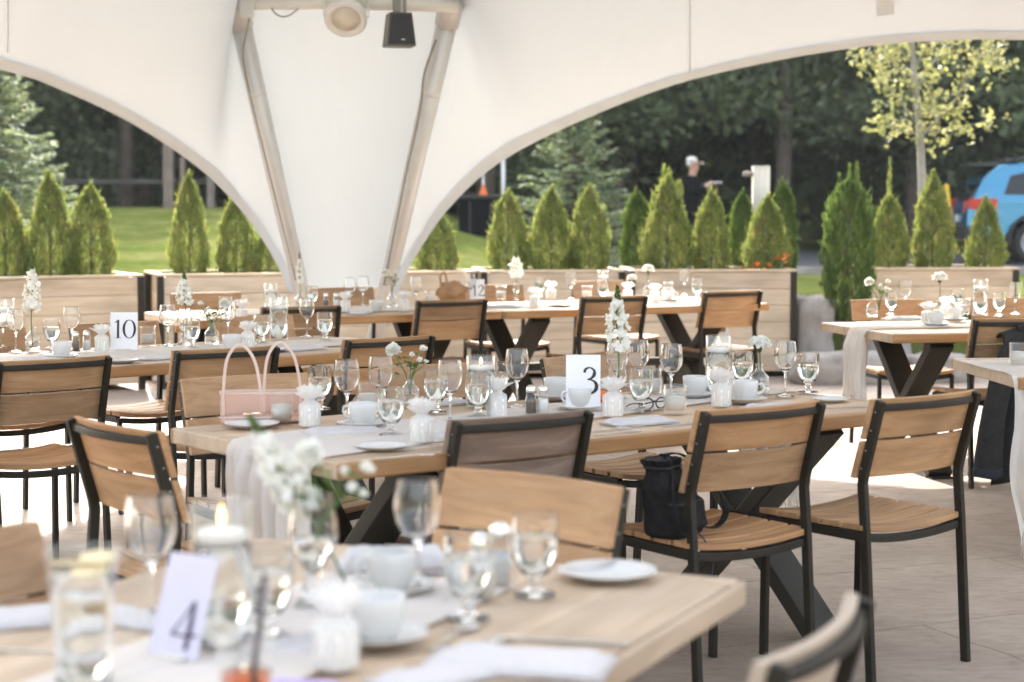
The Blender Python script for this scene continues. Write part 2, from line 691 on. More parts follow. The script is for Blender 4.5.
# ================================================================== SETTING
def tz(x, y):
    g = sm(2.5, -2.6, x) if x > -2.6 else 1.0
    return .5 + (g * .80 - (1 - g) * .12) * sm(15, 29, y) + .02 * noise.noise(Vector((x * .3, y * .3, 0)))


b = MB()
b.grid(lambda u, v: (-600 + 1200 * u, -300 + 1200 * v, -.06), 4, 4, False)
struct(b.build('ground', 'lawn'))
b = MB()
b.grid(lambda u, v: (-16 + 34 * u, -16 + 31.9 * v, 0), 34, 32, False)
struct(b.build('patio', 'patio'))
b = MB()
b.grid(lambda u, v: (lambda x, y: (x, y, tz(x, y) if v > 0 else 0))(-45 + 90 * u, 15.35 + (v ** 1.7) * 75), 120, 70)
struct(b.build('lawn', 'lawn'))
b = MB()
b.grid(lambda u, v: (lambda x, y: (x, y, tz(x, y) + .035))(1.2 + 40 * u + 1.5 * (1 - v), 26.5 + 12 * v), 60, 16)
struct(b.build('parking_lot', 'asphalt'))
b = MB()
b.grid(lambda u, v: (lambda x, y: (x, y, tz(x, y) + .012 + .06 * math.sin(u * 3.14) * math.sin(v * 3.14)))(.7 + 1.6 * u, 20 + 3.4 * v), 16, 16)
struct(b.build('mulch_bed', 'mulch'))
# concrete kerb along the parking lot
b = MB()
b.sweep([(1.2 + k, 26.4 - .02 * k, tz(1.2 + k, 26.4) + .03) for k in range(0, 40)], .16, .14)
struct(b.build('kerb', 'stone'))

# ------------------------------------------------------------------ forest
def tree_mesh(seed, h, rad, base, nleaf, size):
    r = random.Random(seed)
    tb = MB()
    tb.tube([(0, 0, -.3), (.05, 0, h * .3), (.0, .1, h * .65), (0, 0, h * .95)], [.19, .15, .10, .03], 9)
    limbs = []
    for k in range(20):
        z = base + (h - base) * (k + .5) / 20
        a = r.uniform(0, 6.28)
        rr = rad * (1 - .75 * ((z - base) / (h - base)) ** 1.3) * r.uniform(.75, 1.1)
        tip = Vector((math.cos(a) * rr, math.sin(a) * rr, z + r.uniform(-.6, .2)))
        mid = Vector((math.cos(a) * rr * .5, math.sin(a) * rr * .5, z + .1))
        tb.tube([(0, 0, z - .1), mid, tip], [.05, .035, .01], 5)
        limbs.append((Vector((0, 0, z)), mid, tip))
    fb = MB()
    for k in range(nleaf):
        a0, m0, t0 = limbs[r.randrange(len(limbs))]
        t = r.random() ** .6
        q = a0.lerp(m0, t * 2) if t < .5 else m0.lerp(t0, t * 2 - 1)
        q = q + Vector((r.gauss(0, .33), r.gauss(0, .33), r.gauss(-.08, .26)))
        d = Vector((r.gauss(0, 1), r.gauss(0, 1), r.gauss(-.5, .6)))
        nn = Vector((r.gauss(0, 1), r.gauss(0, 1), r.gauss(.6, 1)))
        fb.leaf(q, d, nn, size * r.uniform(.6, 1.5), size * r.uniform(.35, .8))
    return tb, fb


FVAR = []
for k in range(5):
    h = [8.5, 9.5, 8.0, 10, 9][k]
    tb, fb = tree_mesh(20 + k, h, [2.3, 1.9, 2.6, 2.1, 2.4][k], [1.4, 2.2, .9, 2.6, 1.6][k], 15000, .21)
    FVAR.append((tb, fb))
FSRC = []
kinds = ['bushy', 'tall slim', 'low branched', 'bare stemmed', 'broad']
placesn = ['behind the left fence', 'behind the left spruce', 'behind the tent column', 'behind the middle spruce', 'behind the man in black',
           'behind the white post', 'behind the young maple', 'behind the blue car']
for k, (tb, fb) in enumerate(FVAR):
    t = thing('forest_tree', 'x', 'tree')
    fb.build('crown', 'forest', t)
    tb.build('trunk', 'bark', t)
    FSRC.append(t)
cnt = 0
used = set()
row = 0
ftrees = []
for row, (dep, n_) in enumerate(((37.5, 13), (41, 12), (45.5, 11))):
    for k in range(n_):
        x = -15.5 + 31 * (k + .5 * (row % 2)) / (n_ - 1) + rnd.uniform(-.7, .7)
        y = dep + rnd.uniform(-1.2, 1.2)
        v = (k * 2 + row * 3 + k // 4) % 5
        src = FSRC[v]
        o = src if v not in used else copy_tree(src)
        used.add(v)
        o.location = (x, y, tz(x, y) - .05)
        o.rotation_euler = (0, 0, rnd.uniform(0, 6.28))
        s_ = rnd.uniform(.9, 1.15)
        o.scale = (s_, s_, s_)
        px = 512 + FPX * x / y
        zone = ('at its far left edge' if px < 40 else 'behind the left fence' if px < 190 else 'left of the tent column' if px < 290 else
                'hidden by the tent column' if px < 420 else 'behind the dark bin' if px < 510 else 'behind the middle spruce' if px < 625 else
                'behind the man in black' if px < 715 else 'behind the white post' if px < 800 else
                'behind the tall dark shrub' if px < 880 else 'behind the young maple' if px < 950 else 'behind the blue car' if px < 1040 else 'beyond the right of the car')
        o['label'] = f"dark green {kinds[v]} tree of the wood {zone}, {['front', 'middle', 'back'][row]} row"
        o['group'] = 'trees of the dark wood'
        o['category'] = 'tree'
        ftrees.append(o)
# far mass of the wood behind the single trees
b = MB()
r = random.Random(5)
for k in range(26000):
    x = r.uniform(-26, 26)
    y = 49 + r.random() * 3
    z = r.uniform(.6, 12.5) * (.85 + .15 * noise.noise(Vector((x * .3, 0, 0))))
    b.leaf((x, y, z), (r.gauss(0, 1), r.gauss(0, .4), r.gauss(0, 1)), (r.gauss(0, .4), -1, r.gauss(0, .4)), .75 * r.uniform(.6, 1.4), .5)
o = b.build('distant_wood', 'forest')
tag(o, 'dense mass of dark foliage closing the wood behind the trees', 'wood', None, 'stuff')


# ------------------------------------------------------------------ spruces
def spruce(loc, h, rad, label, seed, nb=70):
    r = random.Random(seed)
    t = thing('spruce_tree', label, 'tree', loc, r.uniform(0, 6), 'pale spruces on the lawn')
    tb, fb = MB(), MB()
    tb.tube([(0, 0, -.1), (0, 0, h * .5), (0, 0, h * .98)], [.06, .04, .008], 8)
    for k in range(nb):
        z = h * (.04 + .93 * (k / nb) ** .9)
        a = k * 2.4 + r.uniform(-.3, .3)
        ln = rad * (1 - (z / h)) ** .8 * r.uniform(.75, 1.15) + .05
        dz = .18 * ln if z > h * .6 else -.12 * ln
        d = Vector((math.cos(a), math.sin(a), 0))
        p0, p1 = Vector((0, 0, z)), Vector((0, 0, z)) + d * ln + Vector((0, 0, dz + .12 * ln))
        mid = p0.lerp(p1, .55) + Vector((0, 0, -.08 * ln))
        tb.tube([p0, mid, p1], [.014, .009, .004], 5)
        side = Vector((-d.y, d.x, 0))
        nt_ = int(78 * max(.35, ln / rad))
        for j in range(nt_):
            u = .15 + .85 * (j / nt_)
            q = p0.lerp(mid, u / .55) if u < .55 else mid.lerp(p1, (u - .55) / .45)
            sgn = r.choice((-1, 1))
            tw = ln * .34 * (1.05 - u * .75) * r.uniform(.5, 1.1)
            dd = (d * .75 + side * sgn * r.uniform(.3, 1) + Vector((0, 0, r.uniform(-.25, .25)))).normalized()
            for e in range(3):
                c = q + dd * tw * (e + .5) / 3
                fb.leaf(c + Vector((0, 0, r.uniform(-.02, .02))), dd + Vector((r.gauss(0, .3), r.gauss(0, .3), r.gauss(0, .3))),
                        (r.gauss(0, .5), r.gauss(0, .5), 1), .075 * r.uniform(.7, 1.3) * (h / 2.2) ** .5, .03)
    fb.build('needles', 'spruce', t)
    tb.build('trunk', 'bark', t)
    return t


def gp(px, dep):
    """ground point on the lawn under pixel column px at distance dep"""
    x = (px - 512) / FPX * dep
    return (x, dep, tz(x, dep) - .03)


spruce(gp(-2, 21.5), 2.35, 1.12, 'pale blue green spruce at left edge of lawn, rising behind three shrubs', 3, 120)
spruce(gp(574, 23), 2.15, 1.02, 'pale blue green spruce on middle of lawn beside dark bin', 8, 105)


# ------------------------------------------------------------------ arborvitae
def cedar_mesh(seed, spires, ex=2.2):
    """unit shrub: height 1, half width .5 -- scaled when placed"""
    r = random.Random(seed)
    fb = MB()
    def half(z, a):
        w_ = .5 * (1 - z ** ex) ** .8 * (.72 + .28 * sm(0, .28, z)) * (1.02 if ex < 3 else .95)
        return w_ * (1 + .34 * noise.noise(Vector((math.cos(a) * 1.8, math.sin(a) * 1.8, z * 4 + seed * 3)))
                     + .26 * noise.noise(Vector((math.cos(a) * 5, math.sin(a) * 5, z * 9 + seed))))
    for k in range(6500):
        z = r.random() ** 1.1
        a = r.uniform(0, 6.28)
        rr = half(z, a) * (1.04 - .5 * r.random() ** 2)
        q = Vector((math.cos(a) * rr, math.sin(a) * rr, z * .95))
        d = Vector((math.cos(a) * .55 + r.gauss(0, .3), math.sin(a) * .55 + r.gauss(0, .3), .75 + r.gauss(0, .25)))
        nn = Vector((math.cos(a + 1.57) + r.gauss(0, .6), math.sin(a + 1.57) + r.gauss(0, .6), r.gauss(0, .4)))
        s_ = .046 * r.uniform(.5, 1.5)
        fb.leaf(q, d, nn, s_ * 1.2, s_ * .62)
    # loose sprigs that break the outline
    for k in range(120):
        z = r.uniform(.04, .98)
        a = r.uniform(0, 6.28)
        rr = half(z, a)
        d = Vector((math.cos(a) * 1.25, math.sin(a) * 1.25, .9)).normalized()
        ln = r.uniform(.06, .20)
        for j in range(12):
            q = Vector((math.cos(a) * rr, math.sin(a) * rr, z * .95)) + d * ln * (j / 12 - .2)
            fb.leaf(q, d + Vector((r.gauss(0, .5), r.gauss(0, .5), r.gauss(0, .3))), (r.gauss(0, 1), r.gauss(0, 1), .2), .05 * (1.2 - j / 14), .026 * (1.2 - j / 14))
    for (sx, sy, top) in spires:
        for k in range(110):
            z = .80 + (top - .80) * r.random()
            w_ = .07 * (1 - (z - .8) / (top - .78)) + .018
            a = r.uniform(0, 6.28)
            q = Vector((sx + math.cos(a) * w_, sy + math.sin(a) * w_, z))
            fb.leaf(q, (math.cos(a) * .4, math.sin(a) * .4, 1), (r.gauss(0, 1), r.gauss(0, 1), .2), .055, .026)
    tb = MB()
    tb.tube([(0, 0, -.1), (0, 0, .4), (0, 0, .85)], [.035, .025, .006], 7)
    for k in range(14):
        a, z = r.uniform(0, 6.28), r.uniform(.1, .7)
        tb.tube([(0, 0, z), (math.cos(a) * .2, math.sin(a) * .2, z + .15)], [.012, .004], 5)
    return tb, fb


CED = {}


def cedar(var, px, top, base_y, wpx, dep, label, dark=False, spires=((.02, 0, 1.0), (-.09, .05, .93))):
    p0, p1 = atd(px, base_y, dep), atd(px, top, dep)
    h = p1.z - p0.z
    wd = wpx * .88 / FPX * dep
    key = (var, dark, tuple(spires))
    if key not in CED:
        tb, fb = cedar_mesh(var * 11 + 3, spires, 9.0 if len(spires) > 3 else 5.0 if dark else (3.0, 2.3, 3.6)[var])
        t = thing('arborvitae_shrub', label, 'shrub')
        fb.build('foliage', 'cedardark' if dark else 'cedar', t)
        tb.build('trunk', 'bark', t)
        CED[key] = t
        o = t
    else:
        o = copy_tree(CED[key])
    o.location = p0
    o.scale = (wd, wd, h)
    o.rotation_euler = (0, 0, rnd.uniform(0, 6.28))
    o['label'] = label
    o['category'] = 'shrub'
    o['group'] = 'arborvitae shrubs along the planters'
    return o


sp2 = ((-.14, 0, 1.08), (.12, .05, 1.04), (.26, -.1, .92))
cedar(0, 6, 188, 284, 50, 14.2, 'leftmost arborvitae, cut by the photo\'s left edge below pale spruce')
cedar(1, 51, 170, 284, 52, 14.3, 'second arborvitae from the left, taller than its two neighbours')
cedar(2, 92, 181, 284, 52, 14.4, 'arborvitae third from left, with thin tip, beside open lawn')
cedar(1, 190, 170, 282, 42, 14.7, 'arborvitae with thin tip just right of the two dark planter brackets')
cedar(0, 236, 193, 282, 44, 14.8, 'arborvitae left of the tent column, blunt tipped')
cedar(2, 270, 226, 282, 42, 14.9, 'arborvitae half hidden by the left edge of the tent column')
cedar(0, 437, 208, 278, 48, 15.3, 'arborvitae half hidden by right edge of the tent column')
cedar(2, 508, 188, 278, 46, 15.4, 'arborvitae standing before the dark bin, left of middle spruce')
cedar(1, 551, 185, 278, 48, 15.4, 'arborvitae in front of the left half of middle spruce')
cedar(0, 589, 183, 278, 46, 15.4, 'arborvitae in front of the right half of middle spruce')
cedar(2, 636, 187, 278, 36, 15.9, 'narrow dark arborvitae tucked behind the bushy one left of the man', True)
cedar(1, 667, 172, 278, 58, 15.5, 'widest bushy arborvitae with ragged top, left of man in black', False, sp2)
cedar(0, 711, 187, 278, 42, 15.5, 'narrow arborvitae just right of the man in black')
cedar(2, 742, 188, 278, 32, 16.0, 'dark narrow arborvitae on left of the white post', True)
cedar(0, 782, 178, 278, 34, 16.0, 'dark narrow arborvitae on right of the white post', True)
ORANGE_SHRUB = cedar(1, 767, 193, 278, 48, 15.45, 'arborvitae in front of white post, with orange blooms at foot')
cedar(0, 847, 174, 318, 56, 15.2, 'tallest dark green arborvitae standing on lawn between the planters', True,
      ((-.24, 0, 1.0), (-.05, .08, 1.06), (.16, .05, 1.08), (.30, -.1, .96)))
cedar(2, 888, 192, 276, 44, 15.8, 'arborvitae with one long loose spire, left of the maple trunk', False, ((0, 0, 1.42), (.05, 0, 1.2)))
cedar(0, 932, 170, 276, 46, 15.8, 'full arborvitae at foot of the young maple')
cedar(1, 985, 195, 276, 42, 15.9, 'brownish arborvitae in front of the blue car')

# orange blooms
b = MB()
r = random.Random(2)
g = MB()
for px, py, n_ in ((759, 266, 14), (782, 259, 11)):
    c = atd(px, py, 15.18)
    for k in range(n_):
        q = c + Vector((r.gauss(0, .035), r.gauss(0, .03), r.gauss(0, .03)))
        b.leaf(q, (r.gauss(0, 1), r.gauss(0, 1), r.gauss(0, 1)), (r.gauss(0, 1), -1, r.gauss(0, 1)), .045, .035)
    g.tube([c + Vector((0, .02, 0)), Vector((c.x, c.y + .05, .74))], .006, 5)
t = thing('orange_flower_plant', 'small bright orange flowers in the planter below white post', 'flowers')
b.build('blooms', 'orangeflower', t)
g.build('stems', 'stem', t)

# ------------------------------------------------------------------ young maple
def maple():
    r = random.Random(12)
    base = Vector(gp(921, 17.5))
    t = thing('young_maple_tree', 'slender young maple with sparse yellow green leaves and pale trunk', 'tree', base)
    tb, fb = MB(), MB()
    def P(px, py, dy=0):
        return atd(px, py, 17.5 + dy) - base
    trunk = [Vector((0, 0, -.1)), P(923, 200), P(921, 150), P(918, 110), P(914, 70), P(912, 30), P(910, -15)]
    tb.tube(trunk, [.05, .042, .038, .034, .028, .02, .008], 9)
    br = [((921, 132), (945, 132), (990, 120), .1), ((921, 138), (955, 100), (975, 62), -.2), ((920, 128), (895, 95), (868, 55), .15),
          ((918, 100), (900, 70), (880, 40), -.2), ((916, 90), (935, 60), (955, 35), .25), ((914, 70), (930, 40), (985, 50), -.1),
          ((914, 65), (895, 45), (860, 55), .2), ((912, 45), (900, 15), (890, -15), 0), ((912, 40), (930, 10), (950, -10), .1),
          ((921, 135), (900, 130), (880, 118), -.25), ((920, 120), (935, 105), (930, 90), -.4), ((975, 62), (990, 50), (1005, 58), -.1)]
    for a, m_, e, dy in br:
        A, Mi, E_ = P(*a), P(*m_, dy * .6), P(*e, dy)
        tb.tube([A, Mi, E_], [.014, .009, .003], 6)
        cl = 36
        for k in range(cl):
            u = .25 + .8 * r.random()
            q = A.lerp(Mi, u * 2) if u < .5 else Mi.lerp(E_, u * 2 - 1)
            q = q + Vector((r.gauss(0, .075), r.gauss(0, .08), r.gauss(0, .075)))
            for j in range(4):
                fb.leaf(q + Vector((r.gauss(0, .028), r.gauss(0, .03), r.gauss(-.01, .028))), (r.gauss(0, 1), r.gauss(0, 1), r.gauss(-.5, .7)),
                        (r.gauss(0, 1), r.gauss(0, 1), r.gauss(.3, 1)), .058 * r.uniform(.6, 1.4), .042)
    fb.build('crown', 'maple', t)
    tb.build('trunk', 'palebark', t)


maple()

# ------------------------------------------------------------------ planters
def planter(x0p, y0p, x1p, y1p, label, ext0=0, ext1=0, depth=.75):
    a, c = at(x0p, y0p, .845), at(x1p, y1p, .845)
    d = (c - a)
    ln = d.length
    e = d.normalized()
    a = a - e * ext0
    ln += ext0 + ext1
    ang = math.atan2(e.y, e.x)
    t = thing('planter_box', label, 'planter', (a.x, a.y, 0), ang, 'long wooden planter boxes around the patio')
    n_ = 6
    hh = .80 / n_
    fb, bb = MB(), MB()
    for k in range(n_):
        z = .045 + hh * (k + .5)
        fb.box((ln / 2, .015, z), (ln - .10, .03, hh - .003))
        bb.box((ln / 2, depth - .015, z), (ln - .10, .03, hh - .006))
    fb.build('front_boards', 'plank', t, .003)
    bb.build('back_boards', 'plank', t, .003)
    for xx in (.065, ln - .065):
        sb = MB()
        for k in range(n_):
            sb.box((xx, depth / 2, .045 + hh * (k + .5)), (.03, depth - .066, hh - .006))
        sb.build('end_boards', 'plank', t, .003)
    for xx in (.024, ln - .024):
        for yy in (.012, depth - .012):
            MB().box((xx, yy, .425), (.048, .055, .85)).build('corner_post', 'black', t, .004)
    cp = MB()
    cp.box((ln / 2, .02, .857), (ln, .06, .018))
    cp.box((ln / 2, depth - .02, .857), (ln, .06, .018))
    cp.box((.03, depth / 2, .857), (.05, depth - .104, .018))
    cp.box((ln - .03, depth / 2, .857), (.05, depth - .104, .018))
    cp.build('rim', 'plank', t, .003)
    MB().box((ln / 2, depth / 2, .76), (ln - .17, depth - .075, .05)).build('soil', 'soil', t)
    return t


planter(0, 280, 144, 277, 'leftmost wooden planter box, running out of the photo at left', 2.2, 0)
planter(157, 277, 477, 273, 'longest wooden planter box, passing behind the tent column')
planter(481, 273, 625, 272.3, 'short wooden planter box in front of the middle spruce')
planter(629, 272.3, 797, 272, 'wooden planter box ending at the boulders, below the man and white post')
planter(866, 270.5, 1019, 270, 'rightmost wooden planter box, in front of the blue car')
# brown post between the first two planters
a, c = at(146, 277.5, .8), at(155, 277.3, .8)
MBb = MB().box((0, 0, .41), ((c - a).length, .05, .82))
o = MBb.build('gap_board', 'brownwood', None, .004)
o.location = ((a + c) / 2).x, ((a + c) / 2).y + .06, 0
tag(o, 'orange brown board closing the gap between two left planters', 'board')


# ------------------------------------------------------------------ boulders
def rock(c, s, seed, label, rz=0, cut=.55):
    b_ = MB()

    def fn(u, v):
        th, ph = 2 * math.pi * u, math.pi * v
        d = Vector((math.sin(ph) * math.cos(th), math.sin(ph) * math.sin(th), -math.cos(ph)))
        k = max(abs(d.x), abs(d.y), abs(d.z))
        q = d.lerp(d / k, cut)
        q = q * (1 + .13 * noise.noise(d * 2.1 + Vector((seed * 5.1, 0, 0))) + .05 * noise.noise(d * 6 + Vector((0, seed * 3.7, 0))))
        return Vector((q.x * s[0] / 2, q.y * s[1] / 2, q.z * s[2] / 2 + s[2] * .42))
    b_.grid(fn, 36, 22, True, True)
    o_ = b_.build('boulder', 'stone')
    o_.location = c
    o_.rotation_euler = (0, 0, rz)
    tag(o_, label, 'boulder', 'boulders between the planters')
    return o_


rock((2.43, 15.35, .02), (.32, .5, .66), 1, 'upright pale grey boulder against the end of a planter', .1, 1.0)
rock((2.62, 14.62, -.03), (.95, .5, .30), 2, 'long low pinkish boulder on the patio edge', .15)
rock((3.0, 15.5, .05), (.6, .5, .40), 3, 'low boulder behind the end of table with white runner', -.2)
rock((3.35, 14.75, -.02), (.55, .45, .26), 4, 'small boulder half hidden behind chairs at foot of right planter', .4)

# ------------------------------------------------------------------ left fence, pole things
t = thing('rail_fence', 'weathered rail fence at the edge of the left wood', 'fence', (0, 0, 0))
fy = 32.0
x0, x1 = -12.0, -3.2
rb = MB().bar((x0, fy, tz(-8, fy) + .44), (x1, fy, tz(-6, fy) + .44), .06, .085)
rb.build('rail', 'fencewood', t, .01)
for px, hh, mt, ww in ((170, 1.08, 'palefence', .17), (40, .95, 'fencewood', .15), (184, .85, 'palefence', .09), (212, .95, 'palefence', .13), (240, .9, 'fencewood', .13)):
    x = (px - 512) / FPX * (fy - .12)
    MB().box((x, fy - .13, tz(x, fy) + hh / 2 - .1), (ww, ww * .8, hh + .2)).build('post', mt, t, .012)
a = Vector((-.45, 27, tz(-.45, 27)))
t = thing('waste_bin', 'dark waste container with flat lid on the lawn beside middle spruce', 'bin', a)
MB().box((0, 0, .26), (.62, .5, .52)).build('body', 'dullblack', t, .02)
MB().box((0, -.01, .55), (.68, .56, .05)).build('lid', 'cladding', t, .015)
for s_ in (-.15, .15):
    MB().box((s_, -.262, .26), (.03, .02, .46)).build('rib', 'cladding', t, .005)
pb = thing('lamp_pole', 'grey metal pole behind the dark bin at edge of wood', 'pole', (-.13, 27.8, tz(-.13, 27.8)))
MB().tube([(0, 0, -.1), (0, 0, 1.5)], .03, 10).build('shaft', 'alu', pb)
MB().lathe([(0, 1.5), (.05, 1.5), (.06, 1.56), (.03, 1.62), (0, 1.63)], 12).build('cap', 'darkplastic', pb)
pb = thing('marker_cone', 'orange and white marker cone standing on the dark bin', 'cone', (-.41, 26.9, tz(-.45, 27) + .575))
pb.scale = (.6, .6, .75)
MB().box((0, 0, .02), (.2, .2, .04)).build('base', 'orange', pb, .008)
MB().lathe([(.085, .04), (.03, .2)], 16).build('lower_cone', 'orange', pb)
MB().lathe([(.03, .2), (.012, .5), (0, .5)], 14).build('tip', 'whiteplastic', pb)
# white post
p0 = atd(760, 276, 16.3)
wp = thing('white_post', 'tall whitewashed wooden post with short peg, standing among shrubs', 'post', (p0.x, p0.y, .5))
h = atd(760, 166, 16.3).z - .5
pbm = MB()
for k in (-1, 0, 1):
    pbm.box((k * .049, 0, h / 2), (.048, .10, h))
pbm.build('board', 'paintedwood', wp, .004)
MB().tube([(-.06, -.02, h - .07), (-.155, -.02, h - .07)], .024, 10).build('peg', 'palefence', wp)
# yellow stake
p0 = atd(953, 232, 26.0)
o = MB().bar((0, 0, -.2), (-.1, 0, .66), .055, .05).build('yellow_stake', 'yellow', None, .01)
o.location = p0
tag(o, 'leaning yellow marker stake left of the blue car', 'stake')


# ------------------------------------------------------------------ car
def car():
    g_ = Vector((0, 0, 0))
    base = atd(1024, 261, 30.5)
    base.z = tz(base.x, 30.5) + .035
    t = thing('parked_car', 'blue crossover car with dark cladding parked beyond the planters', 'car', base, R(-4))
    # local x: forward (to the right); rear axle at 0, wheelbase 2.65
    prof_low = [(-1.02, .42), (-1.08, .62), (-1.06, .9), (-.98, 1.02), (.2, 1.04), (1.6, 1.02), (2.3, .98), (3.2, .9), (3.5, .74), (3.55, .5), (3.45, .36)]
    roof = [(-.98, 1.02), (-.78, 1.38), (-.55, 1.58), (.2, 1.64), (1.2, 1.62), (1.75, 1.45), (2.35, 1.0)]
    def slab(prof, closed, w0, w1, zlo, zhi, name, mt, bev, inset=0):
        bm_ = MB()
        vs, fs = [], []
        n_ = len(prof)
        for s_ in (-1, 1):
            for x, z in prof:
                wd = w0 + (w1 - w0) * max(0, min(1, (z - zlo) / (zhi - zlo)))
                vs.append((x, s_ * wd, z))
        fs = [tuple(range(n_))[::-1], tuple(range(n_, 2 * n_))]
        for i in range(n_):
            j = (i + 1) % n_
            fs.append((i, j, n_ + j, n_ + i))
        bm_.add(vs, fs)
        return bm_.build(name, mt, t, bev, 0, 3)
    body = [(-1.0, .40), (-1.08, .60), (-1.06, .92), (-.98, 1.03), (.2, 1.05), (1.6, 1.03), (2.3, .99), (3.2, .9), (3.5, .74), (3.55, .5), (3.45, .34),
            (3.1, .34), (3.02, .58), (2.85, .72), (2.65, .76), (2.45, .72), (2.28, .58), (2.2, .34),
            (.45, .34), (.37, .58), (.2, .72), (0, .76), (-.2, .72), (-.37, .58), (-.45, .40)]
    slab(body, True, .90, .88, .4, 1.0, 'body', 'carblue', .05)
    slab([(-.985, 1.0), (-.80, 1.36), (-.55, 1.575), (.2, 1.635), (1.2, 1.61), (1.75, 1.43), (2.35, .98)], True, .86, .66, 1.0, 1.62, 'cabin', 'carblue', .05)
    for s_ in (-1, 1):
        for nm, pts in (('side_window', [(-.5, 1.10), (-.38, 1.40), (.25, 1.53), (.42, 1.52), (.42, 1.09)]),
                        ('side_window', [(.50, 1.09), (.50, 1.52), (1.15, 1.50), (1.62, 1.34), (2.02, 1.09)])):
            bm_ = MB()
            def wz(z): return .86 - .20 * (z - 1.0) / .62 + .006
            fr = [(x, s_ * wz(z), z) for x, z in pts]
            bk = [(x, s_ * (wz(z) - .03), z) for x, z in pts]
            k = len(pts)
            bm_.add(fr + bk, [tuple(range(k)), tuple(range(2 * k - 1, k - 1, -1))] + [(i, (i + 1) % k, k + (i + 1) % k, k + i) for i in range(k)])
            bm_.build(nm, 'carglass', t)
        for cx in (0, 2.65):
            ab = MB()
            pts = [(cx + .44 * math.cos(R(a_)), s_ * .905, .36 + .43 * math.sin(R(a_))) for a_ in range(0, 181, 15)]
            ab.sweep(pts, .04, .09, (0, 1, 0))
            ab.build('wheel_arch', 'cladding', t, .008)
            wh = MB()
            mt = Matrix.Translation((cx, s_ * .80, .345)) @ Matrix.Rotation(R(90) * -s_, 4, 'X')
            wh.lathe([(.22, -.10), (.30, -.11), (.34, -.08), (.345, 0), (.34, .08), (.30, .11), (.23, .10), (.22, -.10)], 30, mt)
            w_ = wh.build('wheel', 'rubber', t)
            rm = MB()
            rm.lathe([(.235, .06), (.225, .095), (.205, .07), (.2, .02), (0, .02)], 30, mt)
            for q in range(5):
                a_ = q * 72
                mm = mt @ Matrix.Rotation(R(a_), 4, 'Z')
                rm.box((.115, .022, .075), (.2, .03, .03), mm)
                rm.box((.115, -.022, .075), (.2, .03, .03), mm)
            rm.lathe([(0, .09), (.05, .09), (.055, .05)], 16, mt)
            rm.build('rim', 'rim', w_)
        bm_ = MB().box((1.2, s_ * .885, .36), (1.5, .05, .14))
        bm_.build('sill', 'cladding', t, .015)
        MB().sweep([(-.45, s_ * .62, 1.62), (-.2, s_ * .64, 1.685), (1.0, s_ * .64, 1.675), (1.25, s_ * .62, 1.62)], .03, .03).build('roof_rail', 'darkplastic', t, .006)
        lm = MB()
        lm.add([(-1.08, s_ * .56, 1.0), (-.66, s_ * .897, 1.03), (-.62, s_ * .90, .90), (-1.09, s_ * .56, .80),
                (-1.0, s_ * .60, .93), (-.74, s_ * .84, .98), (-.74, s_ * .84, .86), (-1.0, s_ * .60, .80)],
               [(0, 1, 2, 3), (4, 7, 6, 5), (0, 4, 5, 1), (1, 5, 6, 2), (2, 6, 7, 3), (3, 7, 4, 0)])
        lm.box((-.83, s_ * .89, .95), (.44, .04, .17))
        lm.build('tail_light', 'redlens', t, .01)
        MB().box((3.47, s_ * .62, .76), (.14, .35, .1)).build('headlight', 'whiteplastic', t, .02)
        MB().box((1.95, s_ * .98, 1.08), (.12, .18, .12)).build('door_mirror', 'carblue', t, .03)
    MB().box((-1.04, 0, .50), (.14, 1.78, .24)).build('rear_bumper', 'cladding', t, .03)
    MB().box((3.52, 0, .44), (.14, 1.7, .22)).build('front_bumper', 'cladding', t, .03)
    rw = MB()
    rw.add([(-1.0, -.68, 1.06), (-1.0, .68, 1.06), (-.69, .58, 1.48), (-.69, -.58, 1.48), (-.9, -.68, 1.06), (-.9, .68, 1.06), (-.6, .58, 1.48), (-.6, -.58, 1.48)],
           [(0, 1, 2, 3), (4, 7, 6, 5), (0, 4, 5, 1), (1, 5, 6, 2), (2, 6, 7, 3), (3, 7, 4, 0)])
    rw.build('rear_window', 'carglass', t)
    MB().box((-.78, 0, 1.57), (.42, 1.22, .05)).build('spoiler', 'darkplastic', t, .015)
    MB().box((-1.09, 0, .72), (.02, .34, .11)).build('number_plate', 'whiteplastic', t, .003)


car()


# ------------------------------------------------------------------ person
def skin_obj(name, verts, edges, radii, mat, parent, root=0, sub=2):
    me = bpy.data.meshes.new(name)
    me.from_pydata(verts, edges, [])
    o_ = bpy.data.objects.new(name, me)
    C.objects.link(o_)
    md = o_.modifiers.new('skin', 'SKIN')
    md.use_smooth_shade = True
    for i, v_ in enumerate(me.skin_vertices[0].data):
        r_ = radii[i]
        v_.radius = r_ if isinstance(r_, tuple) else (r_, r_)
        v_.use_root = (i == root)
    md2 = o_.modifiers.new('sub', 'SUBSURF')
    md2.levels = md2.render_levels = sub
    me.materials.append(M[mat])
    o_.parent = parent
    return o_


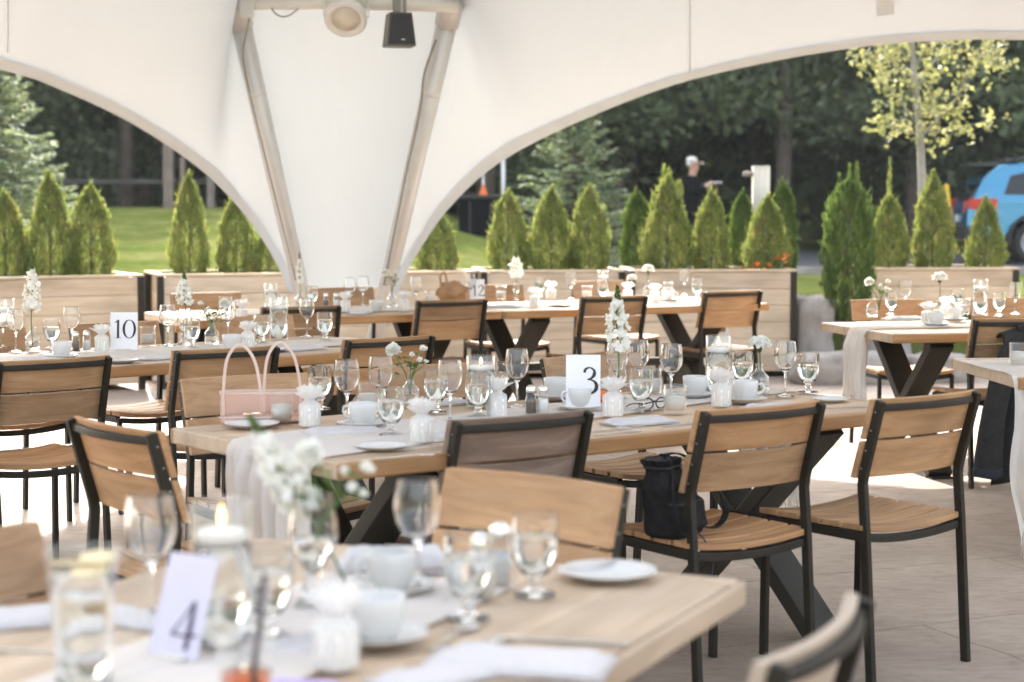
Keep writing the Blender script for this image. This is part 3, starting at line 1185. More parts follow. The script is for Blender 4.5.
def person():
    # faces +x (to the right in the photo), forearms forward holding a folded pale paper
    base = Vector(((692 - 512) / FPX * 29, 29, 0))
    base.z = tz(base.x, 29) + .036
    t = thing('person', 'man in black with white hair and dark glasses, standing by the wood holding papers', 'person', base, R(-12))
    V, E_, Rr = [], [], []
    def v(p, r_, par=None):
        V.append(p)
        Rr.append(r_)
        if par is not None:
            E_.append((par, len(V) - 1))
        return len(V) - 1
    pel = v((0, 0, .93), (.085, .065))
    wa = v((0, 0, 1.1), (.11, .085), pel)
    ch = v((-.01, 0, 1.32), (.18, .13), wa)
    nb = v((-.01, 0, 1.46), (.085, .085), ch)
    nk = v((.0, 0, 1.53), (.058, .058), nb)
    hd0 = v((.02, 0, 1.60), (.085, .075), nk)
    hd = v((.02, 0, 1.68), (.10, .08), hd0)
    v((.015, 0, 1.75), (.075, .065), hd)
    hands = []
    for s_ in (-1, 1):
        sh = v((-.02, s_ * .17, 1.42), .07, ch)
        ua = v((-.03, s_ * .23, 1.28), .055, sh)
        el = v((.0, s_ * .25, 1.15), .045, ua)
        fa = v((.14, s_ * .19, 1.24), .038, el)
        wr = v((.24, s_ * .12, 1.32), .028, fa)
        pm = v((.30, s_ * .09, 1.35), (.034, .022), wr)
        for q in range(4):
            k1 = v((.345, s_ * (.115 - .018 * q), 1.37 - .012 * q), .0095, pm)
            k2 = v((.375 - .003 * q, s_ * (.10 - .018 * q), 1.37 - .012 * q), .0085, k1)
            v((.388, s_ * (.085 - .017 * q), 1.355 - .012 * q), .0075, k2)
        t1 = v((.29, s_ * .055, 1.38), .011, pm)
        v((.32, s_ * .045, 1.395), .009, t1)
        hp = v((0, s_ * .095, .86), .055, pel)
        kn = v((.02, s_ * .10, .48), .062, hp)
        an = v((-.02, s_ * .11, .09), .042, kn)
        v((.12, s_ * .12, .035), (.045, .03), an)
    skin_obj('body', V, E_, Rr, 'skin', t)
    # shirt and trousers follow the body
    V2, E2, R2 = [], [], []
    def w_(p, r_, par=None):
        V2.append(p)
        R2.append(r_)
        if par is not None:
            E2.append((par, len(V2) - 1))
        return len(V2) - 1
    a0 = w_((0, 0, .76), (.20, .165))
    a1 = w_((0, 0, 1.1), (.175, .14), a0)
    a2 = w_((-.01, 0, 1.32), (.205, .155), a1)
    w_((-.01, 0, 1.46), (.10, .09), a2)
    for s_ in (-1, 1):
        k = w_((-.02, s_ * .17, 1.42), .088, a2)
        k = w_((-.03, s_ * .23, 1.28), .072, k)
        k = w_((.0, s_ * .25, 1.15), .062, k)
        k = w_((.14, s_ * .19, 1.24), .054, k)
        w_((.23, s_ * .125, 1.31), .042, k)
    skin_obj('shirt', V2, E2, R2, 'dullblack', t)
    V2.clear(); E2.clear(); R2.clear()
    V3, E3, R3 = [(0, 0, .98)], [], [(.19, .155)]
    for s_ in (-1, 1):
        i = len(V3)
        V3 += [(0, s_ * .095, .84), (.02, s_ * .10, .48), (-.02, s_ * .11, .10)]
        R3 += [.11, .082, .068]
        E3 += [(0, i), (i, i + 1), (i + 1, i + 2)]
    skin_obj('trousers', V3, E3, R3, 'dullblack', t)
    hb = MB()
    hb.blob((-.015, 0, 1.735), (.095, .083, .062), 16, 10, .12, 5, 3)
    hb.blob((-.055, 0, 1.68), (.05, .075, .06), 14, 8, .1, 5, 4)
    hb.build('hair', 'hair', t)
    gb = MB()
    gb.blob((.084, -.036, 1.672), (.012, .03, .02), 10, 6)
    gb.blob((.084, .036, 1.672), (.012, .03, .02), 10, 6)
    gb.tube([(.084, -.066, 1.678), (.03, -.092, 1.68)], .005, 5)
    gb.tube([(.084, .066, 1.678), (.03, .092, 1.68)], .005, 5)
    gb.tube([(.09, -.01, 1.676), (.09, .01, 1.676)], .005, 5)
    gb.build('sunglasses', 'darkplastic', t)
    nb_ = MB()
    nb_.blob((.085, 0, 1.648), (.016, .012, .020), 10, 7)
    nb_.blob((.076, 0, 1.612), (.013, .022, .006), 10, 6)
    for s_ in (-1, 1):
        nb_.blob((.015, s_ * .09, 1.655), (.02, .01, .032), 10, 7)
    nb_.build('face', 'skin', t)
    for s_ in (-1, 1):
        sb = MB()
        sb.blob((.05, s_ * .115, .04), (.15, .055, .045), 14, 8)
        sb.build('shoe', 'darkplastic', t)
    t.scale = (.94, .94, .94)
    pp = MB()
    pp.box((.40, 0, 1.375), (.16, .20, .02))
    o_ = pp.build('folded_paper', 'card', None, .004)
    o_.matrix_world = Matrix.Translation(base) @ Matrix.Rotation(R(-12), 4, 'Z') @ Matrix.Scale(.94, 4)
    tag(o_, 'pale folded paper held by the man in black', 'paper')


person()

# ================================================================== TENT
tent = thing('tent_canopy', 'large white tensile tent canopy on paired poles, arched over the patio', 'tent')
poleLb, poleLt = atd(306, 312, 13.25), atd(233, -12, 12.0)
poleRb, poleRt = atd(381, 312, 13.25), atd(455, -12, 12.0)
peak = Vector((.2, 4.6, 4.9))


def loft(E_pts, R_pts, nu=48, nv=16, sag=.12):
    E_, R_ = crom(E_pts, nu), [None] * (nu + 1)
    # ridge sampled piecewise linearly by index
    k = len(R_pts) - 1
    for i in range(nu + 1):
        u = i / nu * k
        j = min(int(u), k - 1)
        R_[i] = Vector(R_pts[j]).lerp(Vector(R_pts[j + 1]), u - j)
    def fn(u, v):
        i = round(u * nu)
        q = E_[i].lerp(R_[i], v)
        q.z -= sag * math.sin(math.pi * v) * math.sin(math.pi * u)
        return q
    return fn, E_, R_


def panel(E_pts, R_pts, name='membrane_panel', hem=True, nu=60, nv=16, sag=.12):
    fn, E_, R_ = loft(E_pts, R_pts, nu, nv, sag)
    MB().grid(fn, nu, nv).build(name, 'membrane', tent)
    if hem:
        hb = MB()
        def hf(u, v):
            i = round(u * nu)
            ln = max(.3, (R_[i] - E_[i]).length)
            q = fn(u, min(.9, (.13 * v) / ln))
            return q + Vector((0, -.012, -.012))
        hb.grid(hf, nu, 2)
        hb.build('hem', 'hem', tent)
        MB().tube([q + Vector((0, 0, -.006)) for q in E_], .014, 6).build('edge_cable', 'hem', tent)
    return fn


ER = [atd(393, 300, 13.2), atd(412, 258, 13.2), atd(455, 198, 13.1), atd(520, 147, 13.0), atd(650, 90, 12.8), atd(760, 61, 12.6), atd(870, 43, 12.4),
      atd(960, 37, 12.2), atd(1024, 37, 12.0), Vector((4.4, 11.3, 2.38)), Vector((5.5, 10.5, 1.95)), Vector((6.2, 9.95, 1.2)), Vector((6.5, 9.7, .5))]
EL = [atd(290, 290, 13.2), atd(278, 262, 13.15), atd(250, 218, 13.0), atd(205, 170, 12.6), atd(135, 122, 12.0), atd(62, 87, 11.4), atd(0, 66, 10.9),
      Vector((-3.75, 9.9, 2.36)), Vector((-4.7, 8.7, 2.38)), Vector((-5.5, 7.7, 1.9)), Vector((-6.0, 7.0, 1.2)), Vector((-6.2, 6.6, .5))]
lRb, lRt = Vector((6.4, 9.4, .5)), Vector((5.4, 8.5, 2.9))
lLb, lLt = Vector((-6.1, 6.4, .5)), Vector((-5.1, 6.1, 2.9))
pRb = poleRb.lerp(poleRt, .1)
pLb = poleLb.lerp(poleLt, .1)
fr_ = panel(ER, [pRb, poleRb.lerp(poleRt, .5), poleRt, poleRt.lerp(peak, .5), peak, peak, peak.lerp(lRt, .6), lRt, lRb])
fl_ = panel(EL, [pLb, poleLb.lerp(poleLt, .5), poleLt, poleLt.lerp(peak, .5), peak, peak, peak.lerp(lLt, .6), lLt, lLb])
# centre panel between the poles
def cen(u, v):
    tmin = .115 - .06 * math.sin(math.pi * u) ** .6
    if v < .6:
        t_ = tmin + (1 - tmin) * (v / .6)
        a_, c_ = poleLb.lerp(poleLt, t_), poleRb.lerp(poleRt, t_)
    else:
        t_ = (v - .6) / .4
        a_, c_ = poleLt.lerp(peak, t_), poleRt.lerp(peak, t_)
    q = a_.lerp(c_, u)
    q.y += .16 * math.sin(math.pi * u) + .05
    return q
MB().grid(cen, 20, 40).build('centre_panel', 'membrane', tent)
for a_, c_ in ((lRb, lRt), (lLb, lLt)):
    for s_ in (-.18, .18):
        MB().tube([(a_.x + s_, a_.y - s_, 0), (a_.x + s_, a_.y - s_, .5), c_ + Vector((s_ * 2, -s_ * 2, 0)), peak], .05, 10).build('mast_pole', 'alu', tent)
for pb_, pt_ in ((poleLb, poleLt), (poleRb, poleRt)):
    d_ = (pt_ - pb_).normalized()
    foot = pb_ - d_ * (pb_.z / d_.z)
    o = MB().tube([foot, pb_, pt_], [.055, .055, .068], 14).build('mast_pole', 'alu', tent)
    MB().tube([pt_, pt_.lerp(peak, .5), peak], .05, 12).build('ridge_pole', 'alu', tent)
    MB().tube([pt_ - d_ * .26, pt_ + d_ * .02], .08, 14).build('pole_joint', 'alu', tent)
    MB().lathe([(0, 0), (.14, 0), (.14, .012), (.06, .03), (0, .03)], 18, Matrix.Translation(foot)).build('foot_plate', 'alu', tent)
    MB().tube([pb_.lerp(pt_, .70) + Vector((0, -.03, 0)), pb_.lerp(pt_, .705) + Vector((0, -.03, 0))], .058, 12).build('band', 'whiteplastic', tent)
ra, rb_ = atd(232, 3, 11.95), atd(458, 6, 11.95)
ring = []
for k in range(13):
    u = k / 12
    q = ra.lerp(rb_, u)
    q.y -= .10 * math.sin(math.pi * u)
    ring.append(q)
MB().tube(ring, .044, 12).build('ring_tube', 'whiteplastic', tent)
# cables beside the poles
def cab(pts, r_=.006):
    MB().tube(crom(pts, 24), r_, 6).build('cable', 'cable', tent)
cab([atd(250, 12, 11.85), atd(247, 30, 11.9), atd(243, 55, 12.05), atd(249, 90, 12.2), atd(266, 160, 12.5), atd(296, 280, 13.0)])
cab([atd(436, 40, 11.9), atd(424, 75, 12.1), atd(420, 110, 12.3), atd(405, 180, 12.6), atd(384, 285, 13.0)], .008)
cab([ring[2], atd(276, 14, 11.85), atd(288, 16, 11.85), ring[4]], .005)
MB().box(tuple(atd(247, 9, 11.85)), (.09, .06, .11)).build('junction_box', 'whiteplastic', tent, .008)
# seams: run where the panel strips are welded, and a pale patch
def pixx(q):
    c, s_ = math.cos(PITCH), math.sin(PITCH)
    return 512 + FPX * q.x / (q.y * c + (q.z - HC) * s_)
def seam(fn, px, lo, hi, v1=.5):
    pts = []
    for k in range(14):
        v = .03 + (v1 - .03) * k / 13
        a, b_ = lo, hi
        for _ in range(24):
            m_ = (a + b_) / 2
            i = m_ * 60
            q = fn(math.floor(i) / 60, v).lerp(fn(min(60, math.floor(i) + 1) / 60, v), i - math.floor(i))
            if (pixx(q) < px) == (pixx(fn(lo, v)) < pixx(fn(hi, v))):
                a = m_
            else:
                b_ = m_
        pts.append(q + Vector((0, -.004, -.006)))
    return pts
for fn, px, lo, hi in ((fl_, 8, 10 / 60, 36 / 60), (fr_, 690, 12 / 60, 36 / 60)):
    MB().tube(seam(fn, px, lo, hi), .004, 5).build('seam', 'hem', tent)
pa, pb2 = seam(fr_, 877, 20 / 60, 40 / 60, .16), seam(fr_, 894, 20 / 60, 40 / 60, .16)
pm_ = MB()
for k in range(3, 13):
    pm_.add([pa[k], pb2[k], pb2[k + 1], pa[k + 1]], [(0, 1, 2, 3)])
pm_.build('patch', 'hem', tent)
# floodlight and loudspeaker on the ring
c_ = atd(346, 17, 11.75)
fl = thing('floodlight', 'round white floodlight clamped under the tent ring tube', 'lamp', c_)
mt = Matrix.Rotation(R(-48), 4, 'X')
MB().lathe([(0, .07), (.09, .06), (.125, .02), (.132, -.03), (.122, -.045), (.10, -.03), (.09, -.02), (0, -.02)], 28, mt).build('housing', 'whiteplastic', fl)
MB().lathe([(0, -.026), (.088, -.026), (.088, -.022), (0, -.022)], 24, mt).build('lens', plain('lamp_lens', (.6, .56, .48), .2), fl)
MB().sweep([(-.135, 0, .0), (-.14, .02, .10), (0, .03, .115), (.14, .02, .10), (.135, 0, 0)], .012, .025, (0, 1, 0)).build('yoke', 'whiteplastic', fl, .003)
c_ = atd(400, 31, 11.75)
sp = thing('loudspeaker', 'small dark loudspeaker hanging from the tent ring tube', 'speaker', c_, R(14))
bm_ = MB()
bm_.add([(-.075, -.07, .11), (.065, -.07, .11), (.065, .08, .11), (-.075, .08, .11), (-.10, -.10, -.10), (.085, -.10, -.10), (.085, .08, -.10), (-.10, .08, -.10)],
        [(0, 1, 2, 3), (7, 6, 5, 4), (0, 4, 5, 1), (1, 5, 6, 2), (2, 6, 7, 3), (3, 7, 4, 0)])
bm_.build('cabinet', 'speaker', sp, .008)
MB().add([(-.068, -.076, .098), (.058, -.076, .098), (.076, -.103, -.088), (-.09, -.103, -.088),
          (-.068, -.06, .098), (.058, -.06, .098), (.076, -.085, -.088), (-.09, -.085, -.088)],
         [(0, 1, 2, 3), (7, 6, 5, 4), (0, 4, 5, 1), (1, 5, 6, 2), (2, 6, 7, 3), (3, 7, 4, 0)]).build('grille', 'cladding', sp)
MB().box((-.02, 0, .16), (.05, .03, .12)).box((.03, 0, .15), (.02, .02, .10)).build('bracket', 'cable', sp, .004)
MB().box((.0, -.107, -.06), (.022, .004, .007)).build('badge', 'whiteplastic', sp)


# ================================================================== FURNITURE
def make_chair():
    t = thing('slat_chair', 'chair', 'chair')
    W, TOP = .215, .833
    # seat slats, dished
    sb = MB()
    n_ = 5
    for k in range(n_):
        y0 = -.205 + k * .088
        def fn(u, v, y0=y0):
            x = -.225 + .45 * u
            dip = -.016 * (1 - (2 * u - 1) ** 2)
            return x, dip
        xs = [-.225 + .45 * i / 10 for i in range(11)]
        vs, fs = [], []
        for x in xs:
            z = .455 - .018 * (1 - (x / .225) ** 2) - (.012 if k in (0,) else 0) * 0
            yy = y0
            for a_, c2 in ((0, 0), (.074, 0), (.074, .018), (0, .018)):
                vs.append((x, yy + a_, z + c2 - .009))
        for i in range(10):
            for j in range(4):
                fs.append((4 * i + j, 4 * i + (j + 1) % 4, 4 * i + 4 + (j + 1) % 4, 4 * i + 4 + j))
        fs += [(3, 2, 1, 0), (40, 41, 42, 43)]
        sb.add(vs, fs)
    sb.build('seat', 'teak', t, .003)
    # back slats, curved, in front of the posts
    def yp(z):
        return -.185 - (z - .60) * .30
    for z0, z1 in ((.600, .711), (.718, .838)):
        vs, fs = [], []
        N = 12
        for i in range(N + 1):
            x = -.228 + .456 * i / N
            cv = -.032 * (1 - (x / .228) ** 2)
            for z, o_ in ((z0, .012), (z0, .032), (z1, .032), (z1, .012)):
                vs.append((x, yp(z) + cv + o_, z))
        for i in range(N):
            for j in range(4):
                fs.append((4 * i + j, 4 * i + (j + 1) % 4, 4 * i + 4 + (j + 1) % 4, 4 * i + 4 + j))
        fs += [(3, 2, 1, 0), (4 * N, 4 * N + 1, 4 * N + 2, 4 * N + 3)]
        MB().add(vs, fs).build('back_slat', 'teak', t, .003)
    for s_ in (-1, 1):
        lg = MB()
        lg.sweep([(s_ * W, -.235, 0), (s_ * W, -.205, .44), (s_ * W, -.192, .585), (s_ * W, -.197, .615), (s_ * W, yp(TOP) - .003, TOP)], .029, .019, (1, 0, 0))
        l_ = lg.build('leg', 'black', t, .003)
        bb = MB()
        for z in (.63, .685, .745, .80):
            bb.lathe([(0, 0), (.0032, .0), (.0022, .0015), (0, .002)], 8, Matrix.Translation((s_ * W, yp(z) - .0155, z)) @ Matrix.Rotation(R(90), 4, 'X'))
            bb.lathe([(0, 0), (.0032, .0), (.0022, .0015), (0, .002)], 8, Matrix.Translation((s_ * (W + .0096), yp(z) + .0, z)) @ Matrix.Rotation(R(90) * s_, 4, 'Y'))
        bb.build('bolts', 'bolt', l_)
        MB().sweep([(s_ * W, .205, 0), (s_ * W, .20, .435)], .026, .019, (1, 0, 0)).build('leg', 'black', t, .003)
        MB().box((s_ * W, 0, .428), (.022, .385, .028)).build('side_rail', 'black', t, .003)
    for y in (.19, -.20):
        MB().sweep([(-.20 + .4 * i / 8, y, .424 - .014 * (1 - (2 * i / 8 - 1) ** 2)) for i in range(9)], .022, .024).build('cross_rail', 'black', t, .003)
    z = .812
    MB().sweep([(-.205 + .41 * i / 12, yp(z) - .032 * (1 - (2 * i / 12 - 1) ** 2) * .93 + .001, z) for i in range(13)], .020, .020).build('top_rail', 'black', t, .004)
    return t


CH = Proto(make_chair, 'slatted wooden chairs around the tables')


def chair(x, y, deg, label, mt=None):
    o = CH.put((x, y, 0), label, R(deg), 1)
    for ch in o.children:
        if ch.name.split('.')[0] in ('back_slat', 'seat'):
            ch.material_slots[0].link = 'OBJECT'
            ch.material_slots[0].material = M[mt or 'teak']
    return o


def make_table(L_, W_, inset, label, loc, deg, em='edge'):
    t = thing('dining_table', label, 'table', loc, R(deg), 'wooden tables with crossed steel legs')
    n_ = 6
    tp = MB()
    pw = W_ / n_
    for k in range(n_):
        y0 = -W_ / 2 + pw * k
        tp.box((0, y0 + pw / 2, .727), (L_ - .10, pw - .003, .046))
    tp.build('tabletop', 'top', t, .003)
    for s_ in (-1, 1):
        MB().box((s_ * (L_ / 2 - .0245), 0, .7265), (.048, W_, .047)).build('end_board', 'top', t, .006)
        MB().box((0, s_ * (W_ / 2 + .0075), .7255), (L_, .014, .046)).build('edge_trim', em, t, .012)
    for s_ in (-1, 1):
        x = s_ * (L_ / 2 - inset)
        tr = MB()
        for q in (-1, 1):
            tr.bar((x + q * .0015, -q * (W_ * .385), .015), (x + q * .0015, q * (W_ * .385), .69), .13 + q * .002, .052, (0, q * .675, .77))
        tr2 = tr.build('trestle', 'trestle', t, .004)
        MB().box((x, 0, .696), (.11, W_ * .84, .012)).build('top_plate', 'trestle', tr2)
        MB().box((x, -W_ * .385, .005), (.12, .09, .010)).box((x, W_ * .385, .005), (.12, .09, .010)).build('foot_pad', 'trestle', tr2)
    MB().bar((-(L_ / 2 - inset - .06), 0, .36), (L_ / 2 - inset - .06, 0, .36), .05, .05).build('stretcher', 'trestle', t, .004)
    return t


def make_runner(table_loc, deg, L_, W_, rw, hang, label, seed, off=0.0, ends=(1, 1), skew=0.0, narrow=0.0):
    """gauze strip along the table, hanging over its ends"""
    r = random.Random(seed)
    b_ = MB()
    half = L_ / 2 + .004
    s0 = -half - (hang if ends[0] else -.25)
    s1 = half + (hang if ends[1] else -.25)
    N, K = 150, 64
    sd_ = seed * 13.7

    def fn(u, v):
        s = s0 + (s1 - s0) * u
        w_ = rw * (1 + .12 * noise.noise(Vector((s * 1.3, sd_, 0))))
        if abs(s) > half:
            w_ *= 1 - .12 * min(1, (abs(s) - half) / .2)
        w_ *= 1 - narrow * sm(-half, half, s)
        y = off + skew * max(-1, min(1, s / half)) + (v - .5) * w_ + .02 * noise.noise(Vector((s * 2, sd_ + 5, 0)))
        fold = .5 + .5 * noise.noise(Vector((s * 1.5, v * 9, sd_)))
        fine = noise.noise(Vector((s * 7, v * 24, sd_ + 9)))
        if abs(s) <= half:
            z = .7535 + .009 * fold * sm(0, .06, half - abs(s)) + .002 * fine
            return (s, y, z)
        dn = abs(s) - half
        sg = 1 if s > 0 else -1
        pl = (.024 * math.sin(v * 30 + sd_ + 3.5 * noise.noise(Vector((v * 4, dn * 2, sd_)))) + .014 * math.sin(v * 71 + 2 * dn + sd_ + 3 * noise.noise(Vector((v * 9, dn * 3, sd_))))) * sm(0, .10, dn)
        rag = 1 + .12 * noise.noise(Vector((v * 40, sd_, 2))) * sm(.75, 1, dn / hang)
        return (sg * (half + .006 + .012 * sm(0, .03, dn) + .02 * dn + pl + .008 * fine), y + .02 * math.sin(dn * 9 + v * 5) * dn * 2, .751 - dn * rag)
    b_.grid(fn, N, K)
    t = thing('table_runner', label, 'table runner', table_loc, R(deg), 'white gauze table runners')
    b_.build('cloth', 'gauze', t)
    fr = MB()
    for e, sg in ((0, -1), (1, 1)):
        if not ends[e]:
            continue
        for k in range(60):
            v = (k + .5) / 60
            q = Vector(fn(0 if e == 0 else 1, v))
            fr.tube([q + Vector((0, 0, .01)), q + Vector((r.uniform(-.012, .012), r.uniform(-.012, .012), -r.uniform(.03, .12)))], .0017, 4)
    if fr.v:
        fr.build('fringe', 'gauze', t)
    return t


T3 = (Vector((.164, 5.737, 0)), math.degrees(.6434), 2.207, .913)
T10d = 40.0
e10 = Vector((math.cos(R(T10d)), math.sin(R(T10d)), 0))
n10 = Vector((-e10.y, e10.x, 0))
T10 = (Vector((-.36, 8.53, 0)) - e10 * 1.35 + n10 * .46, T10d, 2.7, .91)
TRa = math.degrees(.2163)
eR = Vector((math.cos(.2163), math.sin(.2163), 0))
nR = Vector((-eR.y, eR.x, 0))
TR = (Vector((1.8945, 9.3275, 0)) + eR * 1.1 + nR * .47, TRa, 2.2, .94)
eB = Vector((math.cos(R(27.7)), math.sin(R(27.7)), 0))
nB = Vector((-eB.y, eB.x, 0))
B1c = Vector((1.667, 12.19, 0)) - eB * .965 + nB * .45
B2c = B1c - eB * 1.96
e4 = Vector((.911, -.414, 0))
n4 = Vector((.414, .911, 0))
T4c = (Vector((.399, 3.25, 0)) + Vector((-.49, 3.65, 0))) / 2 - n4 * 1.1
TS = (Vector((2.98, 7.52, 0)), 3.0, 2.2, .86)

make_table(T3[2], T3[3], .319, 'table in the middle with number 3 card, long gauze runner', T3[0], T3[1])
make_table(2.7, .91, .319, 'table with the number 10 card, on the left before planters', T10[0], T10[1])
make_table(2.2, .94, .319, 'table at right whose white runner hangs before low boulders', TR[0], TR[1])
make_table(1.93, .90, .30, 'right table of the sunlit back pair, ending near planter\'s end', B1c, 27.7)
make_table(1.93, .90, .30, 'left table of the sunlit back pair, in front of tent column', B2c, 27.7)
make_table(2.2, .975, .319, 'blurred foreground table with the number 4 card', T4c, math.degrees(math.atan2(.911, .414)), 'top')
make_table(2.2, .86, .55, 'table cut by the right edge of the photo, beside black jacket', TS[0], TS[1])

make_runner(T3[0], T3[1], 2.207, .913, .50, .34, 'wrinkled gauze runner on number 3 table, fringed ends hanging low', 1, .05, (1, 1), .20, .42)
make_runner(T10[0], T10[1], 2.7, .91, .42, .30, 'gauze runner along the number 10 table', 2)
make_runner(TR[0], TR[1], 2.2, .94, .21, .36, 'sunlit white runner hanging over the end of right table', 3, -.07)
make_runner(B1c, 27.7, 1.93, .9, .42, .25, 'white runner along right table of sunlit back pair', 4, 0, (0, 0))
make_runner(B2c, 27.7, 1.93, .9, .42, .25, 'white runner along left table of sunlit back pair', 5, 0, (0, 0))
make_runner(T4c, math.degrees(math.atan2(.911, .414)), 2.2, .975, .34, .2, 'blurred gauze runner down the foreground table', 6, .0, (1, 0))
make_runner(Vector((2.10, 7.50, 0)), 93, .875, .5, .50, .60, 'cream pleated runner hanging at the photo\'s right edge', 7, 0, (1, 0))

# chairs ---------------------------------------------------------------
chair(-.113, 5.205, 35, 'weathered chair at near side of number 3 table, left of the one with backpack', 'teak_weathered')
chair(.562, 5.436, 34.6, 'chair carrying the small black backpack on its seat')
chair(1.08, 5.729, 37.6, 'empty chair right of backpack chair, at number 3 table\'s right end')
chair(-.746, 5.93, 213, 'chair facing the pink handbag from far side of number 3 table')
chair(-.13, 6.36, 216, 'chair hidden behind wine glasses at middle far side of number 3 table')
chair(.44, 6.78, 216, 'chair right behind the number 3 card, on table\'s far side')
chair(-.838, 4.96, -50, 'chair at left head of number 3 table, turned sideways')
chair(-1.83, 7.01, 40, 'chair at left edge of the photo, back to us, at number 10 table')
chair(-1.26, 7.51, 36, 'chair at number 10 table, back to us, behind pink handbag')
chair(-.67, 8.08, 39, 'chair at right end of number 10 table, back to us')
chair(-2.25, 8.22, 220, 'far side chair of number 10 table, nearest the photo\'s left edge')
chair(-1.73, 8.68, 220, 'far side chair of number 10 table, directly behind the 10 card')
chair(-1.14, 9.15, 220, 'far side chair of number 10 table, nearest the tent column')
chair(-.105, 3.68, 141.5, 'chair facing us at far head of blurred number 4 table', 'teak_front_lit')
chair(-.735, 3.02, -114.4, 'blurred chair at left edge of number 4 table, cut by photo')
chair(.19, 2.60, 65.6, 'blurred chair back in the bottom right corner of photo', 'teak_pale')
nb27 = Vector((-math.sin(R(27)), math.cos(R(27)), 0))
for (x, y), lab, lab2 in (((-1.14, 10.25), 'near side chair of sunlit back tables, leftmost, before tent column', 'far side chair of sunlit back tables, just left of tent column'),
                          ((-.35, 10.93), 'near side chair of sunlit back tables, second from left, above pepper shaker', 'far side chair of sunlit back tables, right of tent column by brown bag'),
                          ((.63, 11.39), 'near side chair of sunlit back tables, behind stock flower of table 3', 'far side chair of sunlit back tables, before middle spruce'),
                          ((1.41, 12.02), 'near side chair of sunlit back tables, rightmost, before white sign', 'far side chair of sunlit back tables, rightmost, below man in black')):
    c_ = Vector((x, y, 0)) + nb27 * .25
    chair(c_.x, c_.y, 27 + rnd.uniform(-4, 4), lab)
    c2_ = c_ + nb27 * 1.22
    chair(c2_.x, c2_.y, 207 + rnd.uniform(-4, 4), lab2)
chair(2.42, 9.42, 12, 'chair with the black jacket hanging over its back')
chair(2.24, 10.72, 190, 'far side chair of right table, behind the hanging runner')
chair(2.98, 10.9, 193, 'far side chair of right table, second from the hanging runner')


# ================================================================== TABLEWARE
ZT = .7505


def closed(prof_out, th, floor):
    """glass shell from an outer profile (bottom to rim); inner wall set in by th, down to height floor"""
    (ra_, za_), (rb2, zb_) = prof_out[-2], prof_out[-1]
    t_ = 1 - .0012 / (zb_ - za_)
    prof_out = prof_out[:-1] + [(ra_ + (rb2 - ra_) * (t_ - .04), za_ + (zb_ - za_) * (t_ - .04)), (ra_ + (rb2 - ra_) * t_, za_ + (zb_ - za_) * t_), (rb2 - th * .3, zb_)]
    inner = [(max(0.0, r_ - th * (1 if k_ < len(prof_out) - 1 else .4)), z) for k_, (r_, z) in enumerate(prof_out) if z > floor + .004]
    r0 = inner[0][0]
    return prof_out + list(reversed(inner)) + [(r0 * .6, floor + .0012), (0, floor)]


def make_wine():
    t = thing('wine_glass', 'w', 'wine glass')
    p = [(0, 0), (.033, 0), (.034, .0015), (.02, .004), (.006, .008), (.0038, .02), (.0036, .06), (.004, .078), (.010, .086), (.024, .098), (.034, .114),
         (.0385, .132), (.0385, .148), (.036, .166), (.0325, .186)]
    MB().lathe(closed(p, .0014, .088), 30).build('glass', 'crystal', t)
    return t


def make_goblet():
    t = thing('water_goblet', 'g', 'goblet')
    p = [(0, 0), (.034, 0), (.035, .003), (.022, .006), (.011, .010), (.009, .016), (.013, .021), (.010, .026), (.011, .030), (.022, .036), (.031, .050),
         (.037, .072), (.039, .092), (.038, .112), (.0365, .134)]
    MB().lathe(closed(p, .0022, .036), 30).build('glass', 'crystal', t)
    wp_ = [(0, .0375), (.010, .0385), (.0195, .042), (.0284, .052), (.0344, .073), (.0363, .092), (.0360, .100), (0, .100)]
    MB().lathe(wp_, 28).build('water', 'water', t)
    return t


def make_candle(lit=True):
    t = thing('floating_candle_vase', 'c', 'candle vase')
    R_ = .0435
    p = [(0, 0), (R_ - .002, 0), (R_, .003), (R_, .205)]
    pr = [(0, 0), (R_ - .003, 0), (R_, .004), (R_, .10), (R_, .2), (R_ - .001, .2025), (R_ - .0022, .2), (R_ - .0024, .10), (R_ - .0026, .010), (0, .009)]
    MB().lathe(pr, 32).build('cylinder', 'glass', t)
    MB().lathe([(0, .0105), (R_ - .0034, .0105), (R_ - .0030, .148), (0, .148)], 30).build('water', 'water', t)
    c = MB().lathe([(0, .136), (.02, .136), (.034, .146), (.036, .158), (.034, .164), (.02, .162), (0, .161)], 26).build('floating_candle', 'wax', t)
    MB().tube([(0, 0, .161), (.001, 0, .171)], .0009, 5).build('wick', 'ink', c)
    MB().lathe([(0, .168), (.004, .172), (.0055, .179), (.004, .188), (.0015, .196), (0, .200)], 12).build('flame', 'flame', c)
    return t


def make_tumbler():
    t = thing('votive_tumbler', 't', 'tumbler')
    pr = [(0, 0), (.030, 0), (.034, .004), (.0365, .085), (.036, .0875), (.034, .085), (.0315, .012), (0, .010)]
    MB().lathe(pr, 28).build('glass', 'glass', t)
    MB().lathe([(0, .0125), (.0300, .0130), (.0322, .052), (0, .053)], 26).build('wax', 'wax', t)
    return t


def ruffle(b_, z0, h, r0, r1, seed, n_=9):
    def fn(u, v):
        a_ = 2 * math.pi * u
        rr = r0 + (r1 - r0) * v ** .8
        rr *= 1 + v * .42 * math.sin(a_ * n_ + seed) * .6 + v * .3 * noise.noise(Vector((math.cos(a_) * 2, math.sin(a_) * 2, seed + v)))
        return (rr * math.cos(a_), rr * math.sin(a_), z0 + h * v * (1 + .3 * noise.noise(Vector((math.cos(a_) * 3, math.sin(a_) * 3, seed * 2)))))
    b_.grid(fn, 54, 7, True, True)


